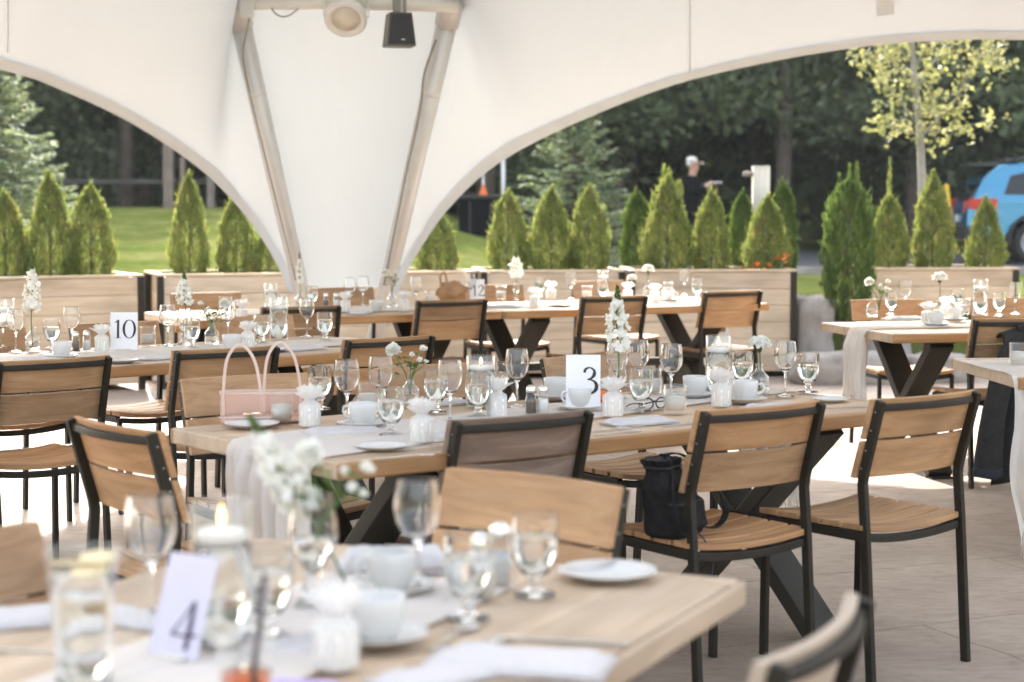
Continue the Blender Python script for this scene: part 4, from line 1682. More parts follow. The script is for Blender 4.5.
def make_favour():
    t = thing('favour_jar', 'f', 'favour')
    MB().lathe([(0, 0), (.026, 0), (.0285, .004), (.0285, .052), (.025, .06), (0, .061)], 24).build('jar', 'wax', t)
    b_ = MB()
    def sh(u, v):
        a_ = 2 * math.pi * u
        rr = .0305 + .0025 * math.sin(a_ * 7) + .002 * noise.noise(Vector((math.cos(a_) * 4, math.sin(a_) * 4, v * 5)))
        if v > .8:
            rr = rr + (.013 - rr) * sm(.8, 1, v)
        return (rr * math.cos(a_), rr * math.sin(a_), .002 + .076 * v)
    b_.grid(sh, 42, 12, True, True)
    ruffle(b_, .076, .036, .012, .034, 3.1, 5)
    ruffle(b_, .078, .040, .010, .024, 5.3, 4)
    ruffle(b_, .077, .024, .012, .038, 1.3, 6)
    b_.build('tulle_wrap', 'tulle', t)
    MB().tube([(.0145 * math.cos(a_ * .5236), .0145 * math.sin(a_ * .5236), .077) for a_ in range(13)], .0016, 6).build('ribbon', 'linen', t)
    return t


def make_cup():
    t = thing('coffee_cup', 'u', 'cup')
    pr = [(0, 0), (.024, 0), (.026, .004), (.036, .018), (.041, .042), (.042, .064), (.0405, .066), (.0385, .063), (.036, .040), (.028, .014), (0, .010)]
    MB().lathe(pr, 30).build('bowl', 'ceramic', t)
    MB().tube(crom([(.039, 0, .052), (.058, 0, .052), (.062, 0, .036), (.050, 0, .022), (.034, 0, .02)], 14), .004, 8).build('handle', 'ceramic', t)
    return t


def plate_mesh(R_):
    return [(0, 0), (R_ * .55, 0), (R_ * .62, .003), (R_ * .9, .012), (R_, .016), (R_ * .995, .018), (R_ * .88, .0155), (R_ * .62, .0065), (R_ * .58, .005), (0, .005)]


def make_saucer():
    t = thing('saucer', 's', 'saucer')
    MB().lathe(plate_mesh(.075), 36).build('dish', 'ceramic', t)
    return t


def make_plate():
    t = thing('bread_plate', 'p', 'plate')
    MB().lathe(plate_mesh(.085), 40).build('dish', 'ceramic', t)
    return t


def make_shaker(fill):
    def mk():
        t = thing(fill + '_shaker', 'k', 'shaker')
        pr = [(0, 0), (.0175, 0), (.019, .003), (.018, .04), (.0145, .07), (.0135, .07), (.0165, .04), (.0172, .006), (0, .005)]
        MB().lathe(pr, 18).build('glass', 'glass', t)
        MB().lathe([(0, .0058), (.0165, .0062), (.0160, .036), (.0148, .05), (0, .05)], 16).build('contents', fill, t)
        MB().lathe([(.0150, .0702), (.0155, .072), (.015, .084), (.009, .092), (0, .093)], 18).build('cap', 'steel', t)
        return t
    return mk


def make_knife():
    b_ = MB()
    pts = [(-.105, .0055), (-.10, .008), (-.02, .006), (-.005, .0075), (.03, .010), (.08, .0095), (.105, .002)]
    up = [(x, w_, .0035) for x, w_ in pts] + [(x, -w_ * .7, .0035) for x, w_ in reversed(pts)]
    lo = [(x, y, 0.0005) for x, y, z in up]
    n_ = len(up)
    b_.add(up + lo, [tuple(range(n_)), tuple(range(2 * n_ - 1, n_ - 1, -1))] + [(i, (i + 1) % n_, n_ + (i + 1) % n_, n_ + i) for i in range(n_)])
    o_ = b_.build('table_knife', 'steel', None, .0008)
    return tag(o_, 'k', 'knife')


def make_fork():
    b_ = MB()
    b_.sweep([(-.10, 0, .002), (-.02, 0, .004), (.03, 0, .008), (.05, 0, .006)], .009, .0025)
    b_.box((.056, 0, .006), (.016, .024, .0025))
    for k in range(4):
        b_.bar((.062, -.009 + .006 * k, .006), (.10, -.009 + .006 * k, .004), .0028, .002)
    o_ = b_.build('table_fork', 'steel', None, .0006)
    return tag(o_, 'k', 'fork')


def make_spoon():
    b_ = MB()
    b_.sweep([(-.09, 0, .002), (-.02, 0, .004), (.04, 0, .007)], .008, .0025)
    b_.blob((.065, 0, .0055), (.028, .018, .004), 14, 8)
    o_ = b_.build('table_spoon', 'steel', None)
    return tag(o_, 'k', 'spoon')


def make_napkin():
    b_ = MB()
    def fn(u, v):
        x, y = -.115 + .23 * u, -.055 + .11 * v
        e = min(u, 1 - u, v, 1 - v)
        return (x, y + .01 * noise.noise(Vector((u * 3, 1, 0))), .002 + .014 * sm(0, .12, e) + .006 * noise.noise(Vector((u * 4, v * 5, 3))) * sm(0, .1, e))
    b_.grid(fn, 30, 16)
    for k, z in enumerate((.002, .007)):
        b_.grid(lambda u, v, z=z, k=k: (-.117 - .003 * k + .234 * u, -.058 + .002 * k + .116 * v, z + .003 * noise.noise(Vector((u * 5, v * 5, k)))), 16, 8)
    o_ = b_.build('folded_napkin', 'linen', None, 0, .002)
    return tag(o_, 'n', 'napkin')


def make_bottle():
    t = thing('bud_vase', 'v', 'vase')
    p = [(0, 0), (.030, 0), (.034, .004), (.034, .05), (.032, .062), (.018, .076), (.0125, .086), (.0125, .10), (.0145, .104)]
    MB().lathe(closed(p, .0018, .006), 28).build('glass', 'glass', t)
    MB().lathe([(0, .0075), (.0315, .0085), (.0315, .042), (0, .042)], 24).build('water', 'water', t)
    return t


def make_bulb():
    t = thing('bulb_vase', 'v', 'vase')
    p = [(0, 0), (.030, 0), (.032, .004), (.02, .02), (.014, .045), (.017, .065), (.030, .085), (.038, .11), (.036, .135), (.031, .16), (.034, .172)]
    MB().lathe(closed(p, .0018, .055), 28).build('glass', 'crystal', t)
    MB().lathe([(0, .0565), (.010, .060), (.0135, .065), (.0265, .086), (.0335, .105), (0, .105)], 24).build('water', 'water', t)
    return t


def floret(b_, c, ax, size, r, n_=5):
    ax = Vector(ax).normalized()
    s0 = ax.orthogonal().normalized()
    for k in range(n_):
        q = Matrix.Rotation(2 * math.pi * k / n_ + r.random(), 3, ax) @ s0
        d = (q + ax * r.uniform(.2, .8)).normalized()
        s_ = d.cross(ax).normalized()
        c0 = Vector(c)
        ln = size * r.uniform(.8, 1.2)
        b_.add([c0, c0 + d * ln * .5 + s_ * ln * .42, c0 + d * ln + ax * ln * r.uniform(-.2, .1) + s_ * ln * .12, c0 + d * ln * .95 - s_ * ln * .2, c0 + d * ln * .5 - s_ * ln * .42],
               [(0, 1, 2), (0, 2, 3), (0, 3, 4)], True)


def make_stock():
    r = random.Random(4)
    t = thing('stock_flower', 's', 'flower')
    pts = crom([(0, 0, .01), (.006, .002, .12), (.0, .004, .20), (-.004, 0, .30), (.004, .002, .395)], 20)
    MB().tube(pts, .003, 6).build('stem', 'stem', t)
    b_, g_ = MB(), MB()
    for k in range(34):
        u = k / 34
        z = .175 + .18 * u
        a_ = k * 2.4 + r.uniform(-.5, .5)
        rr = (.044 if u < .55 else .044 * (1 - .78 * (u - .55) / .45)) * r.uniform(.6, 1.15)
        c = Vector((math.cos(a_) * rr * .7, math.sin(a_) * rr * .7, z + r.uniform(-.006, .006)))
        floret(b_, c, (math.cos(a_), math.sin(a_), r.uniform(-.1, .5)), .027 * (1 - .4 * u) * r.uniform(.8, 1.2), r, 5)
        floret(b_, c + Vector((math.cos(a_) * .006, math.sin(a_) * .006, .003)), (math.cos(a_), math.sin(a_), .3), .016 * (1 - .4 * u), r, 4)
        g_.tube([(0, 0, z - .012), c], .0012, 4)
    for k in range(16):
        a_ = k * 2.4
        z = .355 + .003 * k
        g_.blob((math.cos(a_) * .010 * (1 - k / 18), math.sin(a_) * .010 * (1 - k / 18), z), (.005, .005, .007), 8, 5)
    b_.build('petals', 'petal', t)
    g_.build('buds', 'leaf', t)
    return t


def make_carnation():
    r = random.Random(9)
    t = thing('carnation', 's', 'flower')
    MB().tube(crom([(0, 0, .01), (.003, 0, .07), (0, .002, .125)], 10), .0022, 6).build('stem', 'stem', t)
    MB().lathe([(0, .112), (.006, .114), (.008, .128), (.012, .140), (0, .140)], 10).build('calyx', 'leaf', t)
    b_ = MB()
    for k in range(90):
        a_ = r.uniform(0, 6.28)
        el = r.uniform(-.1, 1.5)
        d = Vector((math.cos(a_) * math.cos(el), math.sin(a_) * math.cos(el), math.sin(el)))
        c = Vector((0, 0, .140)) + Vector((d.x * .022, d.y * .022, d.z * .012))
        floret(b_, c, d + Vector((0, 0, .3)), .017, r, 3)
    b_.build('petals', 'petal', t)
    return t


def make_ranunculus():
    r = random.Random(19)
    t = thing('ranunculus_spray', 's', 'flower')
    st, b_, lf = MB(), MB(), MB()
    tips = [(-.055, -.01, .155, .030), (.045, .01, .160, .014), (.03, -.01, .125, .012), (.052, 0, .118, .010), (.01, .02, .14, .010)]
    for x, y, z, s_ in tips:
        st.tube(crom([(0, 0, .01), (x * .25, y * .3, .08), (x * .9, y, z - .01)], 8), .0018, 5)
        for ly in range(4 if s_ > .02 else 2):
            n_ = 7
            for k in range(n_):
                a_ = 2 * math.pi * (k + ly * .5) / n_
                d = Vector((math.cos(a_), math.sin(a_), .4 + ly * .5))
                floret(b_, Vector((x, y, z)) + d.normalized() * s_ * .25, d, s_ * .8, r, 3)
    for k in range(34):
        z = r.uniform(.075, .15)
        a_ = r.uniform(0, 6.28)
        rr = r.uniform(.006, .05)
        lf.leaf((math.cos(a_) * rr, math.sin(a_) * rr, z), (math.cos(a_), math.sin(a_), r.uniform(-.2, 1)), (r.gauss(0, 1), r.gauss(0, 1), 1), .022, .010)
    st.build('stem', 'stem', t)
    b_.build('petals', 'petal', t)
    lf.build('leaves', 'leaf', t)
    return t


PR = {
    'wine': Proto(make_wine, 'wine glasses on the tables'),
    'goblet': Proto(make_goblet, 'footed water goblets on the tables'),
    'candle': Proto(make_candle, 'glass cylinders with floating candles'),
    'tumbler': Proto(make_tumbler, 'short glass tumblers on the tables'),
    'favour': Proto(make_favour, 'tulle wrapped favour jars'),
    'cup': Proto(make_cup, 'white coffee cups'),
    'saucer': Proto(make_saucer, 'white saucers'),
    'plate': Proto(make_plate, 'white bread plates'),
    'salt': Proto(make_shaker('salt'), 'salt shakers'),
    'pepper': Proto(make_shaker('pepper'), 'pepper shakers'),
    'knife': Proto(make_knife, 'table knives'),
    'fork': Proto(make_fork, 'table forks'),
    'spoon': Proto(make_spoon, 'table spoons'),
    'napkin': Proto(make_napkin, 'folded white napkins'),
    'bottle': Proto(make_bottle, 'small glass bottle vases'),
    'bulb': Proto(make_bulb, 'bulbous footed glass vases'),
    'stock': Proto(make_stock, 'white stock flower stems'),
    'carn': Proto(make_carnation, 'white carnations'),
    'ranun': Proto(make_ranunculus, 'white ranunculus sprays'),
}


def put(kind, px, py, label, rz=None, sc=1.0, dz=0.0):
    q = at(px, py, ZT)
    on_cloth = kind not in ('knife', 'fork', 'spoon', 'napkin', 'plate', 'cup')
    q.z = ZT + dz + (.006 if on_cloth else .001)
    return PR[kind].put(q, label, None if rz is None else R(rz), sc)


def cupset(px, py, lab_c, lab_s, rz=0):
    s_ = put('saucer', px, py, lab_s)
    c_ = PR['cup'].put((s_.location.x, s_.location.y, s_.location.z + .0058), lab_c, R(rz))
    return c_


# --- table with card 3
put('wine', 347, 424, 'wine glass on table 3, first from pink handbag, left of ranunculus')
put('wine', 381, 419, 'wine glass on table 3 just left of the ranunculus spray')
put('wine', 450, 424, 'wine glass on table 3 between ranunculus and the lit candle vase')
put('wine', 517, 409, 'wine glass on table 3 standing left behind the pepper shaker')
put('wine', 617, 400, 'wine glass on table 3 half hidden by the stock flower')
put('wine', 671, 402, 'wine glass on table 3 above the black eyeglasses')
put('wine', 785, 398, 'wine glass on table 3 right of carnation bottle')
put('goblet', 391, 437, 'water goblet on table 3 below the ranunculus, left of tulle jar')
put('goblet', 478, 419, 'water goblet on table 3 in front of left candle vase')
put('goblet', 641, 413, 'water goblet on table 3 at left of the black eyeglasses')
put('goblet', 808, 394, 'water goblet on table 3 nearest its right end')
put('goblet', 320, 411, 'water goblet on table 3 behind the tulle jar by pink handbag')
put('goblet', 497, 405, 'water goblet on table 3 right behind left candle vase')
put('candle', 481, 408, 'left floating candle vase of table 3, behind a water goblet', None, (1.08, 1.08, .80))
put('candle', 718, 397, 'tall floating candle vase of table 3, left of carnation bottle')
put('tumbler', 282, 424, 'square looking tumbler against right end of pink handbag')
put('tumbler', 675, 415, 'tumbler on table 3 between black eyeglasses and backpack chair')
put('tumbler', 651, 396, 'tumbler on table 3 behind goblet, left of tall candle vase')
put('favour', 310, 428, 'tulle favour jar on table 3 beside the pink handbag')
put('favour', 422, 444, 'tulle favour jar at front of table 3 near ranunculus')
put('favour', 613, 418, 'tulle favour jar right in front of stock flower on table 3')
put('favour', 721, 408, 'tulle favour jar before the tall candle vase on table 3')
cupset(363, 429, 'white cup on table 3 left of the ranunculus', 'saucer under the cup left of ranunculus on table 3', 160)
cupset(580, 412, 'white cup standing before the number 3 card', 'saucer under the cup before number 3 card', 200)
cupset(556, 401, 'white cup between shakers and number 3 card', 'saucer under cup between shakers and number 3 card', 30)
cupset(695, 399, 'white cup left of tall candle vase on table 3', 'saucer under cup left of tall candle vase on table 3', 100)
cupset(745, 404, 'white cup right of tulle jar before carnation bottle', 'saucer under cup before the carnation bottle', 10)
put('pepper', 531, 417, 'pepper shaker with dark contents left of the number 3 card')
put('salt', 543, 417, 'salt shaker right beside the pepper shaker on table 3')
b3 = put('bulb', 617, 407, 'bulbous vase holding the stock flower beside number 3 card', None, .85)
o = put('stock', 617, 407, 'white stock flower spike beside the number 3 card', None, (.92, .92, .88), .03)
q = put('bottle', 759, 396, 'bottle vase holding the carnation on table 3')
PR['carn'].put(q.location + Vector((0, 0, .012)), 'single white carnation in bottle vase on table 3', 0, 1.15)
q = put('bottle', 410, 407, 'bottle vase holding the ranunculus spray on table 3', None, .9)
PR['ranun'].put(q.location + Vector((0, 0, .02)), 'white ranunculus spray with green leaves on table 3', R(10), 1.0)
put('plate', 252, 428, 'bread plate at left end of table 3, below pink handbag', None, .95)
put('knife', 250, 425, 'knife lying on bread plate below pink handbag', 5, .9, .02)
put('plate', 382, 450, 'bread plate at the near left corner of table 3', None, .85)
put('napkin', 345, 434, 'rolled napkin at left near side of table 3', 26)
put('knife', 320, 444, 'knife at near left corner of table 3 by napkin', 20, .8)
put('fork', 418, 450, 'fork beside bread plate at near left corner of table 3', 20, .8)
put('fork', 426, 447, 'fork nearest the chair back at table 3\'s near left corner', 26, .8)
put('napkin', 640, 424, 'napkin on near edge of table 3 left of backpack chair', 30, .95)
put('fork', 606, 431, 'fork at near edge of table 3, left of napkin', 32, .85)
put('fork', 617, 434, 'second fork at near edge of table 3, touching chair and napkin', 38, .85)
put('knife', 684, 425, 'knife on near edge of table 3 right of napkin', 36, .8)
put('spoon', 742, 409, 'dark looking spoon on table 3 before the carnation bottle', 30, .85)
put('knife', 845, 408, 'knife on bare right end of table 3', 14, .85)
put('napkin', 470, 437, 'napkin behind the weathered chair on table 3', 30, .9)

put('goblet', 436, 414, 'water goblet on table 3 left of the wine glass by candle vase')
put('favour', 497, 418, 'tulle favour jar on table 3 left of the shakers')
put('wine', 638, 396, 'wine glass on table 3 between stock flower and black eyeglasses')
put('tumbler', 369, 412, 'tumbler on table 3 behind white cup, left of ranunculus')
put('napkin', 525, 424, 'napkin on table 3 between two near chairs, by shakers', 30, .9)
put('plate', 560, 421, 'bread plate on table 3 below the number 3 card', None, .8)
put('napkin', 775, 409, 'napkin on table 3 behind the backpack chair', 32, .9)
put('napkin', 440, 405, 'napkin on far side of table 3 behind wine glass', 34, .9)
put('plate', 830, 402, 'bread plate at the right end of table 3', None, .75)
put('goblet', 742, 392, 'water goblet on table 3 behind cup, left of carnation')
put('fork', 405, 458, 'fork at the very corner edge of table 3', 24, .8)
put('spoon', 398, 436, 'spoon on table 3 under the goblet', 40, .8)
put('goblet', 118, 350, 'water goblet on table 10 behind its card')
put('goblet', 262, 345, 'water goblet on table 10 left of its candle vase')
put('wine', 228, 341, 'wine glass on table 10 behind leaning ranunculus')
put('plate', 270, 352, 'bread plate on table 10 above handbag handles', None, .9)
put('goblet', 540, 297, 'water goblet on right back table behind tulle jars')
put('tumbler', 668, 296, 'tumbler on right back table left of last wine glass')
put('wine', 470, 303, 'wine glass on right back table left of number card')
put('goblet', 312, 309, 'water goblet on left back table right of thin stock')
put('favour', 345, 313, 'tulle favour jar on left back table near edge')
put('goblet', 957, 312, 'water goblet on right table behind second cup')
put('goblet', 268, 640, 'blurred goblet between candle vase and favour jar', None, 1.0)
put('fork', 470, 655, 'blurred fork left of foreground napkin', 60, 1.0, .001)
put('spoon', 452, 640, 'blurred spoon right of front cup on foreground table', 70, 1.0, .001)
put('napkin', 440, 680, 'blurred napkin corner at bottom edge of photo', 40, .8)

# number cards -------------------------------------------------------------
def stroke(b_, pts, wid, z=.0, n_=26, th=.0006):
    P = crom([(x, 0, y) for x, y in pts], n_)
    k = len(wid) - 1
    vs, fs = [], []
    for i, q in enumerate(P):
        u = i / n_ * k
        j = min(int(u), k - 1)
        w_ = wid[j] + (wid[j + 1] - wid[j]) * (u - j)
        d = P[min(i + 1, n_)] - P[max(i - 1, 0)]
        d.normalize()
        s_ = Vector((d.z, 0, -d.x))
        for yy in (0, -th):
            vs += [q + s_ * w_ / 2 + Vector((0, yy, 0)), q - s_ * w_ / 2 + Vector((0, yy, 0))]
    for i in range(n_):
        a_ = 4 * i
        fs += [(a_ + 2, a_ + 3, a_ + 7, a_ + 6), (a_ + 1, a_, a_ + 4, a_ + 5), (a_, a_ + 2, a_ + 6, a_ + 4), (a_ + 3, a_ + 1, a_ + 5, a_ + 7)]
    fs += [(0, 1, 3, 2), (4 * n_ + 2, 4 * n_ + 3, 4 * n_ + 1, 4 * n_)]
    b_.add(vs, fs)


def digit(b_, ch, ox, oz, h, y):
    o_ = MB()
    if ch == '3':
        stroke(o_, [(.10, .80), (.14, .93), (.30, 1.0), (.47, .90), (.48, .72), (.36, .58), (.22, .54)], [.10, .10, .05, .09, .14, .08, .04])
        stroke(o_, [(.22, .54), (.42, .50), (.56, .36), (.55, .15), (.38, .0), (.16, .0), (.05, .12)], [.04, .06, .13, .15, .08, .05, .10])
        w_ = .6
    elif ch == '1':
        stroke(o_, [(.06, .84), (.14, .90), (.24, .99)], [.03, .05, .06])
        stroke(o_, [(.24, 1.0), (.24, .5), (.24, .0)], [.12, .12, .12])
        stroke(o_, [(.08, .015), (.24, .015), (.40, .015)], [.03, .03, .03])
        w_ = .45
    elif ch == '0':
        stroke(o_, [(.34 + .30 * math.sin(R(a_)), .5 + .5 * math.cos(R(a_))) for a_ in range(0, 361, 30)],
               [.03, .07, .12, .14, .12, .07, .03, .07, .12, .14, .12, .07, .03], 0, 60)
        w_ = .72
    elif ch == '2':
        stroke(o_, [(.08, .78), (.16, .95), (.34, 1.0), (.5, .84), (.44, .58), (.22, .28), (.06, .04)], [.1, .06, .06, .13, .11, .06, .05])
        stroke(o_, [(.05, .04), (.3, .05), (.56, .03), (.6, .18)], [.05, .09, .09, .03])
        w_ = .62
    elif ch == '4':
        stroke(o_, [(.46, 1.0), (.47, .5), (.46, .0)], [.09, .12, .11])
        stroke(o_, [(.46, 1.0), (.25, .64), (.02, .29)], [.05, .03, .05])
        stroke(o_, [(.02, .29), (.34, .29), (.68, .32)], [.05, .05, .06])
        w_ = .7
    for v_ in o_.v:
        v_.x = ox + v_.x * h
        v_.z = oz + v_.z * h
        v_.y += y
    b_.add(o_.v, o_.f)
    return w_ * h


def num_card(px, py, w_, h, text, label, rz, tx, tz_, th, mt='ink', tilt=8, lean=0):
    q = at(px, py, ZT)
    t = thing('table_number_card', label, 'number card', (q.x, q.y, ZT + .006), R(rz), 'table number cards')
    mtx = Matrix.Rotation(R(-tilt), 4, 'X') @ Matrix.Rotation(R(lean), 4, 'Y')
    b_ = MB()
    b_.box((0, 0, h / 2 + .004), (w_, .0016, h), mtx)
    b_.build('card', 'card', t)
    d = MB()
    x = tx
    for c in text:
        x += digit(d, c, x, tz_, th, -.0012) + th * .06
    for v_ in d.v:
        v_.xyz = mtx @ v_
    d.build('number', mt, t)
    MB().box((0, .004, .004), (w_ * .55, .03, .008)).build('stand', 'paintedwood', t, .002)
    return t


num_card(583, 413, .108, .172, '3', 'white card with a black number 3', -3, -.004, .056, .080)
num_card(124, 352, .118, .165, '10', 'white card with a black number 10', 4, -.045, .055, .080)
num_card(477, 303, .10, .145, '12', 'small white card with black number on sunlit back table', 4, -.03, .04, .07)
c4 = num_card(172, 664, .088, .148, '4', 'leaning white card with painted bluish skylight tint, dark purple number 4', -30, -.012, .016, .070, 'purpleink', 19, 1)
for ch in c4.children:
    if ch.name.startswith('card'):
        ch.data.materials[0] = plain('skylight_tinted_card', (.60, .57, .67), .75, 0, .015)  # bluish skylight on the white card painted into its base colour

# eyeglasses on table 3
q = at(655, 411, ZT)
eg = thing('eyeglasses', 'black eyeglasses lying folded on table 3', 'eyeglasses', (q.x, q.y, ZT + .004), R(40))
for s_ in (-1, 1):
    MB().tube([(s_ * .028 + .022 * math.cos(a_ * .3927), .002, .020 + .017 * math.sin(a_ * .3927)) for a_ in range(17)], .0026, 6).build('rim', 'darkplastic', eg)
    MB().tube(crom([(s_ * .051, .0, .024), (s_ * .045, .06, .016), (s_ * .03, .10, .004)], 10), .0022, 6).build('temple', 'darkplastic', eg)
MB().tube([(-.008, .002, .026), (0, 0, .029), (.008, .002, .026)], .0024, 6).build('bridge', 'darkplastic', eg)
# orange fruit behind card 3
q = at(603, 404, ZT)
o = MB().blob((0, 0, .020), (.024, .022, .02), 16, 10, .05).build('orange_petit_four', 'orangeflower')
o.location = (q.x, q.y, ZT + .004)
tag(o, 'small orange sweet behind the right edge of number 3 card', 'sweet')

# pink handbag ----------------------------------------------------------------
q = at(262, 423, ZT)
hb = thing('pink_handbag', 'see through pink handbag with two tall loop handles', 'handbag', (q.x, q.y + .03, ZT + .004), R(8))
def bagwall(u, v):
    a_ = 2 * math.pi * u
    x, y = math.cos(a_), math.sin(a_)
    k = (abs(x) ** 5 + abs(y) ** 5) ** (-1 / 5)
    tp = 1 - .22 * v
    return (x * k * .128, y * k * .05 * tp, .086 * v + .001)
MB().grid(bagwall, 48, 6, True, True).build('body', 'bagpink', hb)
MB().box((0, 0, .003), (.246, .092, .005)).build('base', 'bagstrap', hb, .002)
MB().sweep([bagwall(i / 48, 1) for i in range(49)], .003, .006).build('top_trim', 'bagstrap', hb)
for cx, yy in ((-.062, -.037), (.058, .037)):
    pts = crom([(cx - .056, yy, .02), (cx - .054, yy, .10), (cx - .042, yy, .19), (cx - .005, yy * 1.1, .232), (cx + .035, yy, .19), (cx + .054, yy, .10), (cx + .056, yy, .02)], 36)
    MB().sweep(pts, .009, .005, (0, 1, 0)).build('handle', 'bagstrap', hb, .0015)
# backpack on the chair --------------------------------------------------------
cx = Vector((.562, 5.436, 0))
fa = R(34.6)
ce, cn = Vector((math.cos(fa), math.sin(fa), 0)), Vector((-math.sin(fa), math.cos(fa), 0))
bp = thing('black_backpack', 'small black backpack slumped on a chair seat', 'backpack', cx - ce * .17 - cn * .07 + Vector((0, 0, .462)), fa + R(24))
def bpf(u, v, k0=1.0):
    a_ = 2 * math.pi * u
    x, y = math.cos(a_), math.sin(a_)
    k = (abs(x) ** 4.5 + abs(y) ** 4.5) ** (-1 / 4.5)
    z = v
    if z < .06:
        tp = .80 + .20 * math.sin(z / .06 * math.pi / 2)
    elif z < .62:
        tp = 1 - .08 * (z - .06) / .56
    elif z < .88:
        tp = .92 - .34 * sm(.62, .88, z)
    else:
        tp = .58 + .10 * sm(.88, 1, z)
    cr = 1 + .05 * noise.noise(Vector((x * 1.6, y * 1.6, z * 3))) + .05 * noise.noise(Vector((x * 4, y * 4, z * 9 + 3))) * sm(.02, .3, z)
    if z > .7:
        cr += .07 * math.sin(a_ * 9 + 2 * math.sin(a_ * 2)) * sm(.7, .9, z)
    return (x * k * .092 * tp * cr * k0 - .05 * z * z, y * k * .062 * tp * cr * k0 + .02 * z, .225 * z)
b_ = MB()
b_.grid(bpf, 64, 30, True, True)
b_.add([bpf(i / 64, 0) for i in range(64)], [tuple(range(63, -1, -1))])
b_.build('body', 'bagcloth', bp)
b_ = MB()
b_.grid(lambda u, v: (lambda q: (q[0] * (1 - .9 * v), q[1] * (1 - .9 * v), q[2] - .02 * v))(bpf(u, .985)), 48, 3, True, True)
b_.build('lining', 'rubber', bp)
b_ = MB()
def pkt(u, v):
    a_ = math.pi + math.pi * u
    q = bpf((.58 + .34 * u) % 1, .08 + .40 * v, 1)
    e = min(u, 1 - u, v, 1 - v)
    return (q[0], q[1] - .016 * sm(0, .14, e) - .0015, q[2])
b_.grid(pkt, 24, 14)
b_.build('front_pocket', 'bagcloth', bp, 0, .003)
MB().tube([Vector(pkt(i / 20, .93)) + Vector((0, -.003, 0)) for i in range(21)], .0022, 5).build('zip', 'cladding', bp)
MB().tube([Vector(bpf(i / 40, .90, 1.04)) for i in range(41)], .003, 6).build('drawcord', 'cladding', bp)
MB().sweep(crom([(.02, .05, .225), (.11, .03, .215), (.20, -.02, .14), (.215, -.06, .05), (.15, -.06, .008), (.07, -.03, .02)], 30), .020, .004, (0, 0, 1)).build('strap', 'bagcloth', bp)
MB().sweep(crom([(-.07, -.03, .20), (-.125, -.06, .12), (-.10, -.075, .02)], 16), .016, .004, (0, 1, 0)).build('strap', 'bagcloth', bp)
MB().tube(crom([(-.03, -.068, .03), (-.02, -.10, .004), (-.02, -.13, -.05), (-.035, -.135, -.10)], 14), .0025, 5).build('drawstring', 'cladding', bp)

# jacket over a chair ------------------------------------------------------------
jc = Vector((2.42, 9.42, 0))
ja = R(12)
jk = thing('black_jacket', 'black jacket hung low over a chair back at right edge', 'jacket', jc, ja)
b_ = MB()
def jf(u, v):
    drop = .72 * max(0, v - .12) / .88
    xl, xr = -.10 - .06 * drop, .30 + .05 * drop
    x = xl + (xr - xl) * u
    fold = (.020 * math.sin(u * 19 + 2 * v) + .016 * math.sin(u * 8 + 1)) * sm(.1, .6, v) + .012 * noise.noise(Vector((u * 5, v * 5, 1)))
    if v < .12:
        k = v / .12
        return (x, -.245 - .075 * k, .785 + .02 * math.sin(k * 3.14) - .04 * (1 - u) ** 3)
    return (x, -.32 - .03 * math.sin(drop * 4) + fold, .785 - drop - .04 * (1 - u) ** 3 + .02 * noise.noise(Vector((u * 3, 4, 0))))
b_.grid(jf, 40, 40)
b_.build('body', 'blackcloth', jk, 0, .012)
slv = crom([(-.05, -.335, .73), (-.12, -.36, .58), (-.17, -.365, .36), (-.19, -.36, .12)], 22)
b_ = MB()
def sf(u, v):
    i = min(21, int(v * 22)); t_ = v * 22 - i
    q = slv[i].lerp(slv[i + 1], t_)
    a_ = 2 * math.pi * u
    rr = .052 + .02 * v + .006 * noise.noise(Vector((math.cos(a_) * 2, math.sin(a_) * 2, v * 7)))
    return (q.x + math.cos(a_) * rr, q.y + math.sin(a_) * rr * .55, q.z + .006 * math.sin(a_ * 2 + v * 20))
b_.grid(sf, 26, 34, True, True)
b_.build('sleeve', 'blackcloth', jk)
b_ = MB()
b_.grid(lambda u, v: (lambda q: (q[0], q[1], q[2] - .045 * v))(sf(u, 1)), 26, 3, True, True)
b_.build('cuff', 'navycloth', jk, 0, .008)
b_ = MB()
b_.sweep(crom([(-.02, -.30, .79), (.08, -.315, .81), (.2, -.31, .80)], 12), .03, .04, (0, 1, 0))
b_.build('collar', 'blackcloth', jk, .012)

# --- table with card 10
put('stock', 33, 352, 'white stock flower spike on table 10, near photo\'s left edge', None, (.9, .9, .95), .015)
put('bottle', 33, 352, 'bottle vase holding stock flower on table 10')
put('wine', 16, 353, 'wine glass on table 10, left of its stock flower')
put('wine', 3, 349, 'wine glass on table 10 cut by the left photo edge')
put('wine', 72, 350, 'wine glass on table 10 between stock flower and card')
put('goblet', 52, 350, 'water goblet on table 10 right beside its stock flower')
put('pepper', 76, 354, 'pepper shaker on table 10 below a wine glass')
put('salt', 87, 353, 'salt shaker on table 10 left of the card')
put('favour', 102, 353, 'tulle favour jar left of the number 10 card')
put('tumbler', 148, 347, 'tumbler immediately right of the number 10 card')
put('candle', 6, 344, 'candle vase on table 10 cut by left photo edge')
put('wine', 168, 347, 'wine glass on table 10 left of bulbous vase')
put('bulb', 185, 346, 'bulbous vase on table 10 holding a stock flower', None, .95)
put('stock', 185, 346, 'short white stock flower in the bulbous vase on table 10', 1.0, (.9, .9, .62), .08)
put('goblet', 192, 350, 'water goblet on table 10 in front of bulbous vase')
put('bottle', 212, 347, 'bottle vase on table 10 holding a leaning ranunculus')
PR['ranun'].put(at(212, 347, ZT) + Vector((0, 0, .03)), 'ranunculus leaning in bottle vase on table 10', R(175), 1.05)
put('favour', 248, 349, 'tulle favour jar on table 10 behind the handbag handles')
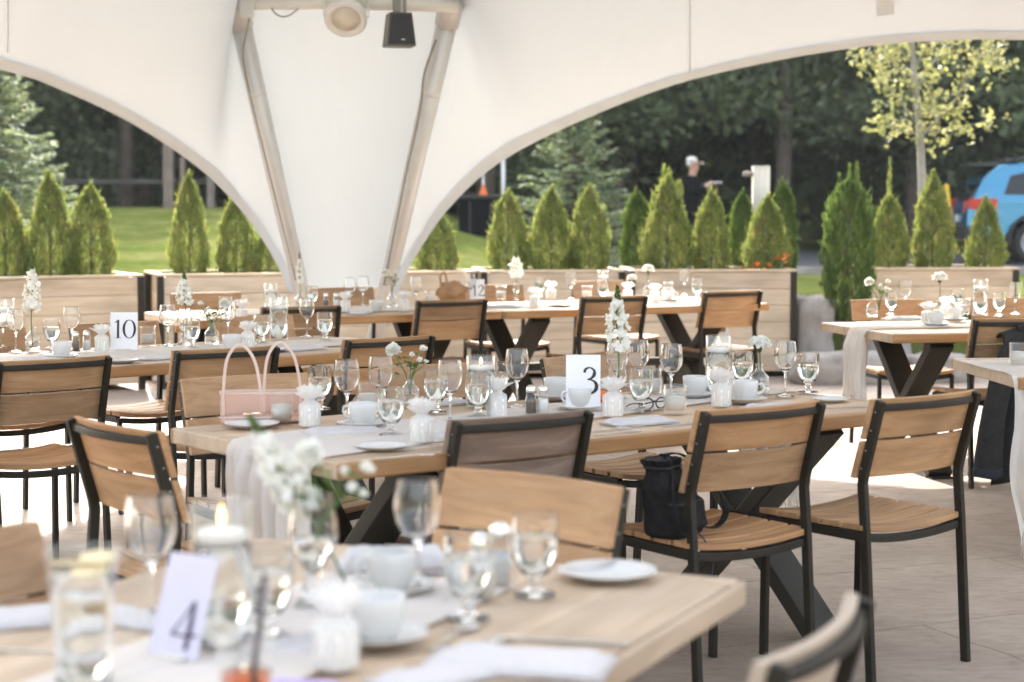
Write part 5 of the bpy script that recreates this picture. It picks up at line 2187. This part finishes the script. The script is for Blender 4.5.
put('candle', 279, 341, 'floating candle vase at right part of table 10')
put('wine', 307, 338, 'wine glass on table 10 right of its candle vase')
put('goblet', 325, 342, 'water goblet on table 10 nearest its right end')
put('plate', 122, 363, 'bread plate at near edge of table 10 below card', None, .9)
put('fork', 146, 364, 'fork at near edge of table 10 right of plate', 45, .9)
put('napkin', 160, 359, 'napkin on table 10 left of chair back', 40, .9)
put('napkin', 300, 350, 'napkin at right end of table 10', 40)
put('napkin', 40, 362, 'napkin on table 10 above the leftmost chair', 40)
cupset(232, 352, 'white cup on table 10 left of tulle jar', 'saucer under cup left of tulle jar on table 10', 0)
cupset(62, 360, 'white cup on table 10 above leftmost chair back', 'saucer under cup above leftmost chair on table 10', 90)

# --- sunlit back tables
put('candle', 271, 316, 'floating candle vase on left back table, left of tent column', None, .9)
put('bottle', 284, 312, 'bottle vase on left back table with tall stem')
put('stock', 300, 309, 'thin white stock stem on left back table before tent column', None, (.55, .55, .8), .02)
put('bottle', 300, 309, 'bottle vase holding thin stock on left back table')
put('pepper', 326, 309, 'pepper shaker on left back table')
put('salt', 336, 309, 'salt shaker on left back table')
put('wine', 350, 309, 'wine glass on left back table before tent column')
put('wine', 363, 307, 'second wine glass on left back table, under tent column')
put('bottle', 392, 309, 'bottle vase on left back table below right tent pole')
put('ranun', 392, 307, 'ranunculus spray on left back table below right tent pole', 40, 1.0, .05)
put('wine', 416, 307, 'wine glass on left back table near brown bag')
put('cup', 376, 312, 'white cup on left back table below tent column', 0, 1, .004)
put('favour', 404, 312, 'tulle favour jar on left back table')
put('favour', 242, 322, 'tulle favour jar at left end of left back table')
put('goblet', 226, 322, 'water goblet at left end of left back table')
put('napkin', 360, 314, 'napkin on left back table')
put('napkin', 240, 326, 'napkin at left end of left back table')
put('tumbler', 430, 306, 'tumbler on left back table beside brown bag')
put('tumbler', 501, 300, 'tumbler on right back table, right of its number card')
put('bulb', 516, 301, 'bulbous vase on right back table holding white stock', None, .7)
put('stock', 516, 301, 'white stock flower on right back table, between tumblers', None, (1.0, 1.0, .72), .03)
put('favour', 534, 307, 'tulle favour jar on right back table, front one')
put('favour', 551, 300, 'tulle favour jar on right back table, behind the front one')
put('wine', 571, 300, 'wine glass on right back table, left of candle vase')
put('tumbler', 587, 300, 'tumbler on right back table touching its candle vase')
put('candle', 603, 298, 'floating candle vase on right back table', None, .88)
put('bottle', 648, 298, 'bottle vase on right back table holding white blooms')
put('carn', 648, 298, 'taller white carnation in bottle vase on right back table', None, 1.3, .01)
put('carn', 632, 297, 'low white carnation on right back table beside bottle vase', None, 1.1, -.03)
put('favour', 628, 301, 'tulle favour jar on right back table, below carnations')
put('favour', 655, 303, 'tulle favour jar on right back table, right of bottle vase')
put('wine', 684, 296, 'wine glass on right back table nearest its right end')
put('goblet', 697, 299, 'water goblet on right back table nearest its right end')
cupset(668, 302, 'white cup on right back table by the last goblet', 'saucer under cup by the last goblet', 0)
cupset(612, 304, 'white cup on right back table behind near chair', 'saucer under cup behind near chair on right back table', 0)
put('plate', 560, 307, 'bread plate at near edge of right back table')
put('napkin', 590, 303, 'napkin on right back table before candle vase')
put('napkin', 500, 308, 'napkin on right back table below number card')
# brown bag on the back table
q = at(452, 303, ZT)
bb = thing('tan_bag', 'slouchy tan leather bag with strap on sunlit back table', 'bag', (q.x, q.y, ZT + .004), R(20))
b_ = MB()
b_.blob((0, 0, .065), (.095, .06, .068), 24, 14, .35, 2.2, 5)
b_.build('body', 'leather', bb)
MB().sweep(crom([(-.07, 0, .08), (-.075, .01, .17), (-.045, .01, .19), (-.03, 0, .10)], 20), .014, .005, (0, 1, 0)).build('strap', 'leather', bb)

# --- right table
put('bottle', 872, 318, 'bottle vase at left end of right table')
PR['ranun'].put(at(872, 318, ZT) + Vector((.04, 0, .03)), 'white ranunculus at left end of right table', R(0), 1.1)
put('goblet', 891, 316, 'water goblet on right table next to ranunculus')
put('wine', 905, 312, 'wine glass on right table right of ranunculus')
put('favour', 927, 325, 'tulle favour jar on right table on a saucer\'s left')
put('favour', 946, 319, 'tulle favour jar on right table behind cup')
put('bottle', 939, 318, 'bottle vase on right table holding carnation')
put('carn', 939, 318, 'white carnation on right table', None, 1.25, .05)
cupset(936, 327, 'white cup on right table near edge', 'saucer under cup near edge of right table', 90)
cupset(954, 322, 'second white cup on right table, right of carnation', 'saucer under second cup on right table', 20)
put('candle', 980, 316, 'floating candle vase on right table')
put('goblet', 999, 317, 'water goblet on right table right of candle vase')
put('wine', 1015, 315, 'wine glass on right table at photo\'s right edge')
put('napkin', 905, 320, 'napkin roll on right table before wine glass', 12)
put('tumbler', 964, 315, 'tumbler on right table left of candle vase')
# table at right edge
o = put('tumbler', 1018, 366, 'lone tumbler on the table cut by right photo edge')

# --- foreground table
q = at(84, 694, ZT)
pc = thing('water_pitcher', 'tall glass water pitcher with lemon slices, blurred at lower left', 'pitcher', (q.x, q.y, ZT + .005))
p_ = [(0, 0), (.038, 0), (.041, .004), (.0405, .06), (.043, .12), (.047, .165), (.051, .192)]
MB().lathe(closed(p_, .0026, .008), 32).build('glass', 'glass', pc)
MB().lathe([(0, .0095), (.037, .0105), (.037, .06), (.0395, .12), (.0430, .160), (0, .160)], 30).build('water', 'water', pc)
for k, (x, y, a_) in enumerate(((.012, -.012, 14), (-.016, .010, -10), (.018, .018, 8))):
    MB().lathe([(0, 0), (.024, 0), (.025, .002), (.024, .004), (0, .004)], 20, Matrix.Translation((x, y, .163 + .006 * k)) @ Matrix.Rotation(R(a_), 4, 'X')).build('lemon_slice', 'lemon', pc)
MB().tube(crom([(.050, 0, .182), (.078, .005, .186), (.082, .005, .13), (.066, .003, .08), (.043, 0, .062)], 20), .0055, 8).build('handle', 'glass', pc)
put('wine', 152, 622, 'blurred wine glass behind the number 4 card', None, 1.05)
put('candle', 223, 650, 'lit floating candle vase beside number 4 card', None, 1.06)
put('bulb', 314, 610, 'blurred bulbous vase on foreground table', None, 1.05)
q = at(314, 610, ZT)
o = PR['stock'].put((q.x + .055, q.y, ZT + .04), 'blurred white stock flower leaning left on foreground table', R(30), .80)
o.rotation_euler = (R(-8), R(-31), R(0))
o = PR['ranun'].put((q.x + .0, q.y, ZT + .10), 'blurred budded green sprig leaning right on foreground table', R(175), .95)
o.rotation_euler = (R(6), R(18), R(0))
put('wine', 418, 595, 'blurred wine glass behind napkin on foreground table', None, 1.02)
put('goblet', 468, 622, 'blurred goblet right of the white cups on foreground table', None, 1.0)
put('goblet', 535, 598, 'blurred full water goblet by bread plate on foreground table', None, 1.0)
put('salt', 482, 602, 'blurred salt shaker between two foreground goblets', None, 1.2)
put('salt', 500, 590, 'blurred salt shaker behind foreground goblets', None, 1.2)
put('favour', 336, 672, 'blurred tulle favour jar on foreground table', None, 1.0)
cupset(392, 596, 'blurred white cup behind, left of foreground goblets', 'blurred saucer under rear cup of foreground table', 200)
cupset(378, 646, 'blurred white cup in front beside tulle favour jar', 'blurred saucer under front cup of foreground table', 190)
put('plate', 608, 579, 'bread plate near far right corner of foreground table', None, 1.02)
put('knife', 592, 574, 'butter knife resting across foreground bread plate', 35, .55, .0175)
put('knife', 560, 643, 'long knife on right part of foreground table', -12, 1.0, .001)
put('napkin', 520, 668, 'napkin at near right of foreground table', -14, 1.1)
put('napkin', 395, 572, 'crumpled napkin behind cups on foreground table', 10, (.9, .9, 2.2))
put('napkin', 26, 622, 'napkin at left edge of foreground table', 20, 1.0)
put('napkin', 132, 622, 'napkin behind pitcher on foreground table', -30, .8)
put('napkin', 292, 650, 'napkin between candle vase and favour jar', 40, .75)
put('knife', 20, 652, 'knife at left edge of foreground table', -6, .8)
for k, (x, y) in enumerate(((430, 668), (470, 664))):
    q = at(x, y, ZT)
    o = MB().tube(crom([(-.07, .0, .003), (-.02, .015, .006), (.03, -.01, .004), (.09, .01, .003)], 20), .0022, 6).build('twine', 'twine')
    o.location = (q.x, q.y, ZT + .002)
    o.rotation_euler = (0, 0, R(50 - 80 * k))
    tag(o, ['loose tan twine beside front cup of foreground table', 'loose tan twine on the foreground napkin'][k], 'twine', 'loose twine')
# orange drink with straw
q = at(246, 722, ZT)
od = thing('orange_drink', 'glass of orange drink with dark straw at bottom edge', 'drink', (q.x, q.y, ZT + .005))
MB().lathe([(0, 0), (.030, 0), (.033, .004), (.036, .105), (.0355, .108), (.0335, .105), (.031, .010), (0, .009)], 28).build('glass', 'glass', od)
MB().lathe([(0, .010), (.030, .0105), (.0322, .060), (0, .060)], 26).build('juice', 'orangedrink', od)
MB().tube([(.005, 0, .015), (.026, 0, .185)], .0042, 8).build('straw', 'straw', od)
q = at(300, 690, ZT)
o = MB().box((0, 0, .003), (.09, .06, .006)).build('lilac_booklet', 'lilac', None, .001)
o.location = (q.x, q.y, ZT + .001)
o.rotation_euler = (0, 0, R(-10))
tag(o, 'lilac paper booklet at bottom edge of foreground table', 'booklet')

# ------------------------------------------------------------------ white folding sign
q = at(726, 392, 0)
sg = thing('folding_sign', 'white folding sign with brown square panel beneath back table', 'sign', (1.42, 12.9, 0), R(8))
for s_ in (-1, 1):
    b_ = MB()
    b_.add([(-.045, s_ * .02 - .008, .62), (.045, s_ * .02 - .008, .62), (.15, s_ * .17 - .008, 0), (-.15, s_ * .17 - .008, 0),
            (-.045, s_ * .02 + .008, .62), (.045, s_ * .02 + .008, .62), (.15, s_ * .17 + .008, 0), (-.15, s_ * .17 + .008, 0)],
           [(0, 1, 2, 3), (7, 6, 5, 4), (0, 4, 5, 1), (1, 5, 6, 2), (2, 6, 7, 3), (3, 7, 4, 0)])
    b_.build('panel', 'whiteplastic', sg, .003)
MB().box((.01, -.055, .545), (.055, .014, .055)).build('brown_patch', 'brownwood', sg)
MB().box((0, 0, .625), (.08, .05, .015)).build('hinge', 'darkplastic', sg, .003)

# ------------------------------------------------------------------ thin haze volume, added to lift the dark of the wood
hm = bpy.data.materials.new('shadow_lift_haze')
hm.use_nodes = True
hn = hm.node_tree
hn.nodes.remove(hn.nodes['Principled BSDF'])
pv = hn.nodes.new("ShaderNodeVolumePrincipled")
pv.inputs['Color'].default_value = (.92, .95, .97, 1)
pv.inputs['Density'].default_value = .0006
hn.links.new(pv.outputs[0], hn.nodes['Material Output'].inputs['Volume'])
o = MB().box((0, 300, 6.4), (1240, 1240, 15.2)).build('haze', hm)
tag(o, 'thin added haze that lifts the dark of the wood', 'haze', None, 'stuff')
